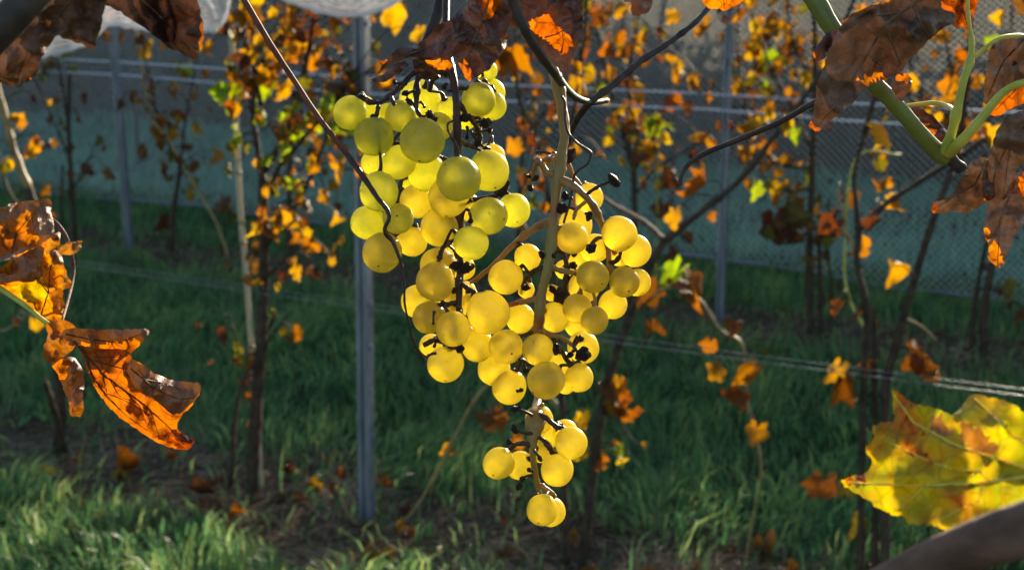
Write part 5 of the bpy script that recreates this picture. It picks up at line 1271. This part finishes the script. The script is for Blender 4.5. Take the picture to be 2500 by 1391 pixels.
stems_l = [
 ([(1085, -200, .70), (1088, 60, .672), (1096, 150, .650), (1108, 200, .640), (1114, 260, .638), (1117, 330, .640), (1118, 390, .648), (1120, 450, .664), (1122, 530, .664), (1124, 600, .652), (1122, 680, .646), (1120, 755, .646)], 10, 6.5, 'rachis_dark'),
 ([(1092, 180, .645), (1060, 175, .648), (1012, 178, .648), (985, 205, .646), (955, 232, .645), (925, 250, .646), (897, 250, .648)], 8, 5, 'rachis_dark'),
 ([(1060, 172, .652), (1022, 190, .648), (1017, 240, .645), (1018, 268, .645), (1030, 288, .642), (1045, 296, .645)], 7.5, 4.5, 'rachis_dark'),
 ([(925, 250, .646), (922, 270, .642), (918, 286, .642)], 5, 5, 'rachis_dark'),
 ([(955, 232, .645), (958, 246, .64), (964, 258, .64)], 5, 5, 'rachis_dark'),
 ([(1070, 185, .65), (1056, 196, .652), (1048, 222, .654)], 6, 6, 'rachis_dark'),
 ([(1112, 215, .641), (1140, 215, .645), (1165, 200, .655), (1180, 190, .665)], 6, 4, 'rachis_dark'),
 ([(1116, 250, .640), (1140, 280, .645), (1160, 305, .652), (1172, 330, .66), (1168, 352, .66)], 6, 5, 'rachis_dark'),
 ([(1118, 340, .640), (1140, 352, .648), (1165, 362, .655), (1185, 372, .66)], 6, 5, 'rachis_dark'),
 ([(1119, 400, .65), (1060, 380, .665), (1000, 360, .668), (960, 350, .668), (930, 360, .668)], 6, 4, 'rachis_dark'),
 ([(1120, 460, .664), (1060, 440, .668), (990, 430, .67), (974, 470, .67), (968, 505, .668)], 6, 5, 'rachis_dark'),
 ([(1121, 500, .664), (1150, 490, .667), (1200, 480, .668), (1230, 468, .668), (1240, 455, .668)], 6, 5, 'rachis_dark'),
 ([(1122, 520, .664), (1070, 590, .665), (1010, 560, .662), (960, 575, .655)], 5, 4, 'rachis_dark'),
 ([(1123, 570, .656), (1100, 590, .652), (1082, 605, .645), (1072, 632, .642)], 5, 6, 'rachis_dark'),
 ([(1122, 690, .646), (1145, 705, .642), (1164, 718, .642)], 6, 5, 'rachis_dark'),
 ([(1120, 735, .646), (1098, 742, .644), (1084, 748, .642)], 5, 6, 'rachis_dark'),
 ([(1120, 755, .646), (1090, 830, .655), (1060, 830, .652), (1034, 842, .650)], 5, 6, 'rachis_dark'),
 ([(1120, 755, .646), (1150, 810, .662), (1200, 840, .665), (1220, 870, .662)], 5, 4, 'rachis_dark'),
 ([(1116, 255, .632), (1112, 290, .630), (1094, 302, .630), (1094, 320, .630), (1104, 338, .632)], 2.6, 2, 'rachis_dark'),
]
stubs_l = [(920, 250, 884, 234, .645, 5), (985, 205, 964, 200, .643, 5), (980, 215, 990, 205, .642, 4), (1012, 222, 990, 228, .642, 7), (992, 226, 996, 245, .641, 5), (1090, 206, 1084, 213, .638, 6), (1096, 222, 1100, 222, .636, 4),
 (1030, 286, 1049, 280, .640, 9), (1026, 250, 1036, 262, .640, 3), (1138, 276, 1136, 286, .640, 11), (1150, 300, 1186, 302, .655, 12), (1140, 310, 1140, 335, .65, 5), (1150, 320, 1168, 345, .655, 10), (1160, 330, 1196, 318, .66, 6),
 (1170, 340, 1190, 365, .66, 8), (1200, 480, 1224, 466, .664, 14), (1210, 480, 1232, 452, .664, 13), (1120, 500, 1150, 488, .645, 4), (1146, 520, 1149, 540, .64, 6), (1122, 640, 1115, 648, .640, 12), (1124, 630, 1140, 654, .640, 14), (1122, 680, 1108, 708, .64, 8),
 (1106, 850, 1122, 850, .642, 10), (1085, 850, 1098, 852, .645, 8), (1060, 846, 1070, 830, .644, 7), (1168, 205, 1182, 212, .648, 6), (1184, 195, 1192, 214, .65, 7), (1200, 210, 1206, 222, .652, 5), (1060, 760, 1058, 790, .635, 3), (1064, 862, 1046, 868, .640, 3)]
build_bunch('upper bunch of green gold grapes on a dark stem under the curled leaf', LEFT, stems_l, stubs_l, 5, P(1085, -200, .70))
stems_r = [
 ([(1230, -220, .70), (1300, -20, .69), (1338, 90, .675), (1352, 170, .662), (1366, 225, .655), (1372, 270, .650), (1379, 320, .646), (1372, 370, .643), (1364, 420, .640), (1356, 490, .640), (1351, 545, .640), (1345, 610, .640), (1334, 670, .640), (1322, 720, .642), (1316, 780, .645), (1312, 840, .658), (1311, 900, .664), (1313, 970, .660), (1308, 1020, .646), (1302, 1065, .642), (1301, 1110, .642), (1306, 1150, .645), (1314, 1190, .648), (1320, 1215, .650)], 11.5, 5, 'rachis_green'),
 ([(1352, 543, .642), (1330, 545, .646), (1292, 566, .650), (1252, 598, .654), (1222, 630, .658), (1195, 655, .662), (1165, 680, .668), (1148, 690, .67)], 7.5, 4.5, 'rachis_tan'),
 ([(1366, 440, .640), (1392, 450, .636), (1424, 474, .634), (1448, 502, .636), (1464, 534, .640), (1476, 566, .648), (1485, 610, .652), (1488, 650, .650), (1500, 668, .648)], 9.5, 5, 'rachis_tan'),
 ([(1356, 430, .640), (1334, 420, .638), (1322, 402, .637), (1312, 396, .637), (1304, 416, .639), (1294, 446, .643), (1278, 472, .65)], 8, 5, 'rachis_tan'),
 ([(1318, 398, .637), (1340, 384, .642), (1356, 374, .648)], 5, 4, 'rachis_tan'),
 ([(1334, 392, .650), (1362, 388, .655), (1388, 402, .656), (1400, 432, .658), (1420, 456, .66)], 6, 5, 'rachis_tan'),
 ([(1428, 478, .636), (1450, 462, .63), (1475, 448, .628)], 4.5, 3.5, 'rachis_dark'),
 ([(1430, 492, .640), (1408, 512, .638), (1400, 535, .636)], 5, 4, 'rachis_green'),
 ([(1342, 650, .642), (1368, 660, .642), (1400, 666, .640), (1420, 672, .642)], 7, 5, 'rachis_green'),
 ([(1336, 660, .642), (1318, 655, .644), (1296, 668, .648), (1280, 690, .655), (1276, 715, .66)], 7, 5, 'rachis_dark'),
 ([(1322, 730, .642), (1300, 732, .644), (1268, 738, .648), (1240, 746, .652)], 7.5, 5.5, 'rachis_green'),
 ([(1362, 600, .655), (1378, 625, .656), (1384, 660, .656), (1380, 700, .658), (1386, 730, .66)], 6, 7, 'rachis_dark'),
 ([(1316, 810, .65), (1292, 812, .655), (1268, 822, .66), (1240, 838, .668)], 6, 5, 'rachis_dark'),
 ([(1316, 806, .646), (1345, 818, .648), (1372, 824, .648), (1402, 846, .646)], 6, 4.5, 'rachis_green'),
 ([(1345, 818, .650), (1368, 850, .650), (1380, 872, .646), (1396, 892, .642)], 5.5, 6, 'rachis_dark'),
 ([(1311, 890, .662), (1290, 888, .655), (1272, 880, .652), (1262, 905, .652)], 5, 6, 'rachis_dark'),
 ([(1307, 1010, .645), (1330, 1018, .642), (1352, 1036, .642), (1364, 1046, .642)], 5.5, 7, 'rachis_dark'),
 ([(1303, 1060, .642), (1326, 1074, .640), (1340, 1090, .638), (1350, 1106, .640)], 5, 7, 'rachis_dark'),
 ([(1300, 1088, .642), (1280, 1082, .642), (1258, 1085, .645), (1244, 1100, .648)], 6, 6, 'rachis_dark'),
 ([(1312, 1180, .647), (1330, 1190, .645), (1348, 1204, .646), (1352, 1212, .648)], 5, 6, 'rachis_tan'),
 ([(1488, 640, .650), (1500, 640, .648), (1512, 628, .646)], 5, 6, 'rachis_dark'),
 ([(1470, 580, .650), (1458, 582, .645), (1444, 596, .640)], 4, 5, 'rachis_dark'),
]
stubs_r = [(1475, 448, 1498, 440, .628, 13), (1396, 485, 1380, 480, .640, 9), (1405, 512, 1372, 508, .640, 12), (1365, 388, 1390, 380, .650, 15), (1302, 430, 1290, 430, .642, 5), (1300, 440, 1310, 434, .640, 6), (1290, 455, 1296, 460, .642, 7), (1310, 372, 1350, 376, .648, 5), (1430, 520, 1438, 528, .634, 9),
 (1446, 592, 1442, 606, .636, 11), (1388, 650, 1398, 648, .650, 9), (1360, 615, 1352, 625, .64, 5), (1345, 620, 1322, 622, .642, 8), (1384, 725, 1368, 720, .652, 15), (1390, 715, 1380, 742, .655, 13), (1500, 670, 1494, 690, .640, 9), (1400, 846, 1420, 862, .628, 14), (1404, 850, 1424, 866, .627, 13), (1400, 846, 1408, 822, .630, 3), (1400, 855, 1392, 866, .630, 7), (1370, 852, 1358, 852, .640, 11),
 (1272, 882, 1264, 872, .648, 7), (1280, 890, 1284, 904, .648, 7), (1300, 1014, 1258, 998, .640, 8), (1300, 1058, 1256, 1046, .640, 9), (1272, 1084, 1242, 1080, .642, 7), (1300, 1160, 1276, 1168, .640, 6), (1280, 1166, 1268, 1186, .640, 8), (1304, 1098, 1318, 1118, .638, 6), (1300, 1150, 1292, 1146, .638, 5), (1262, 955, 1272, 952, .632, 5), (1285, 700, 1284, 702, .645, 8), (1347, 712, 1350, 706, .646, 9), (1312, 1205, 1302, 1214, .646, 5)]
build_bunch('lower bunch of golden grapes hanging on a green brown stem', RIGHT_B, stems_r, stubs_r, 6, P(1230, -220, .70))
# tendril beside the green stem
t = thing('tendril', 'black wiry tendril looping down beside the green brown grape stem', 'tendril', P(1379, 245, .642))
tube('coil', fg([(1372, 236, .638), (1379, 250, .636), (1380, 290, .635), (1388, 325, .634), (1410, 350, .633), (1438, 368, .632), (1443, 378, .632), (1434, 400, .632), (1412, 416, .633), (1402, 430, .634), (1398, 452, .635), (1392, 490, .637), (1380, 530, .638), (1376, 545, .638)]), [fr(3.2)] * 6 + [fr(3.0)] * 8, M['rachis_dark'], t, 7, 8, 0.12, 600, 3)
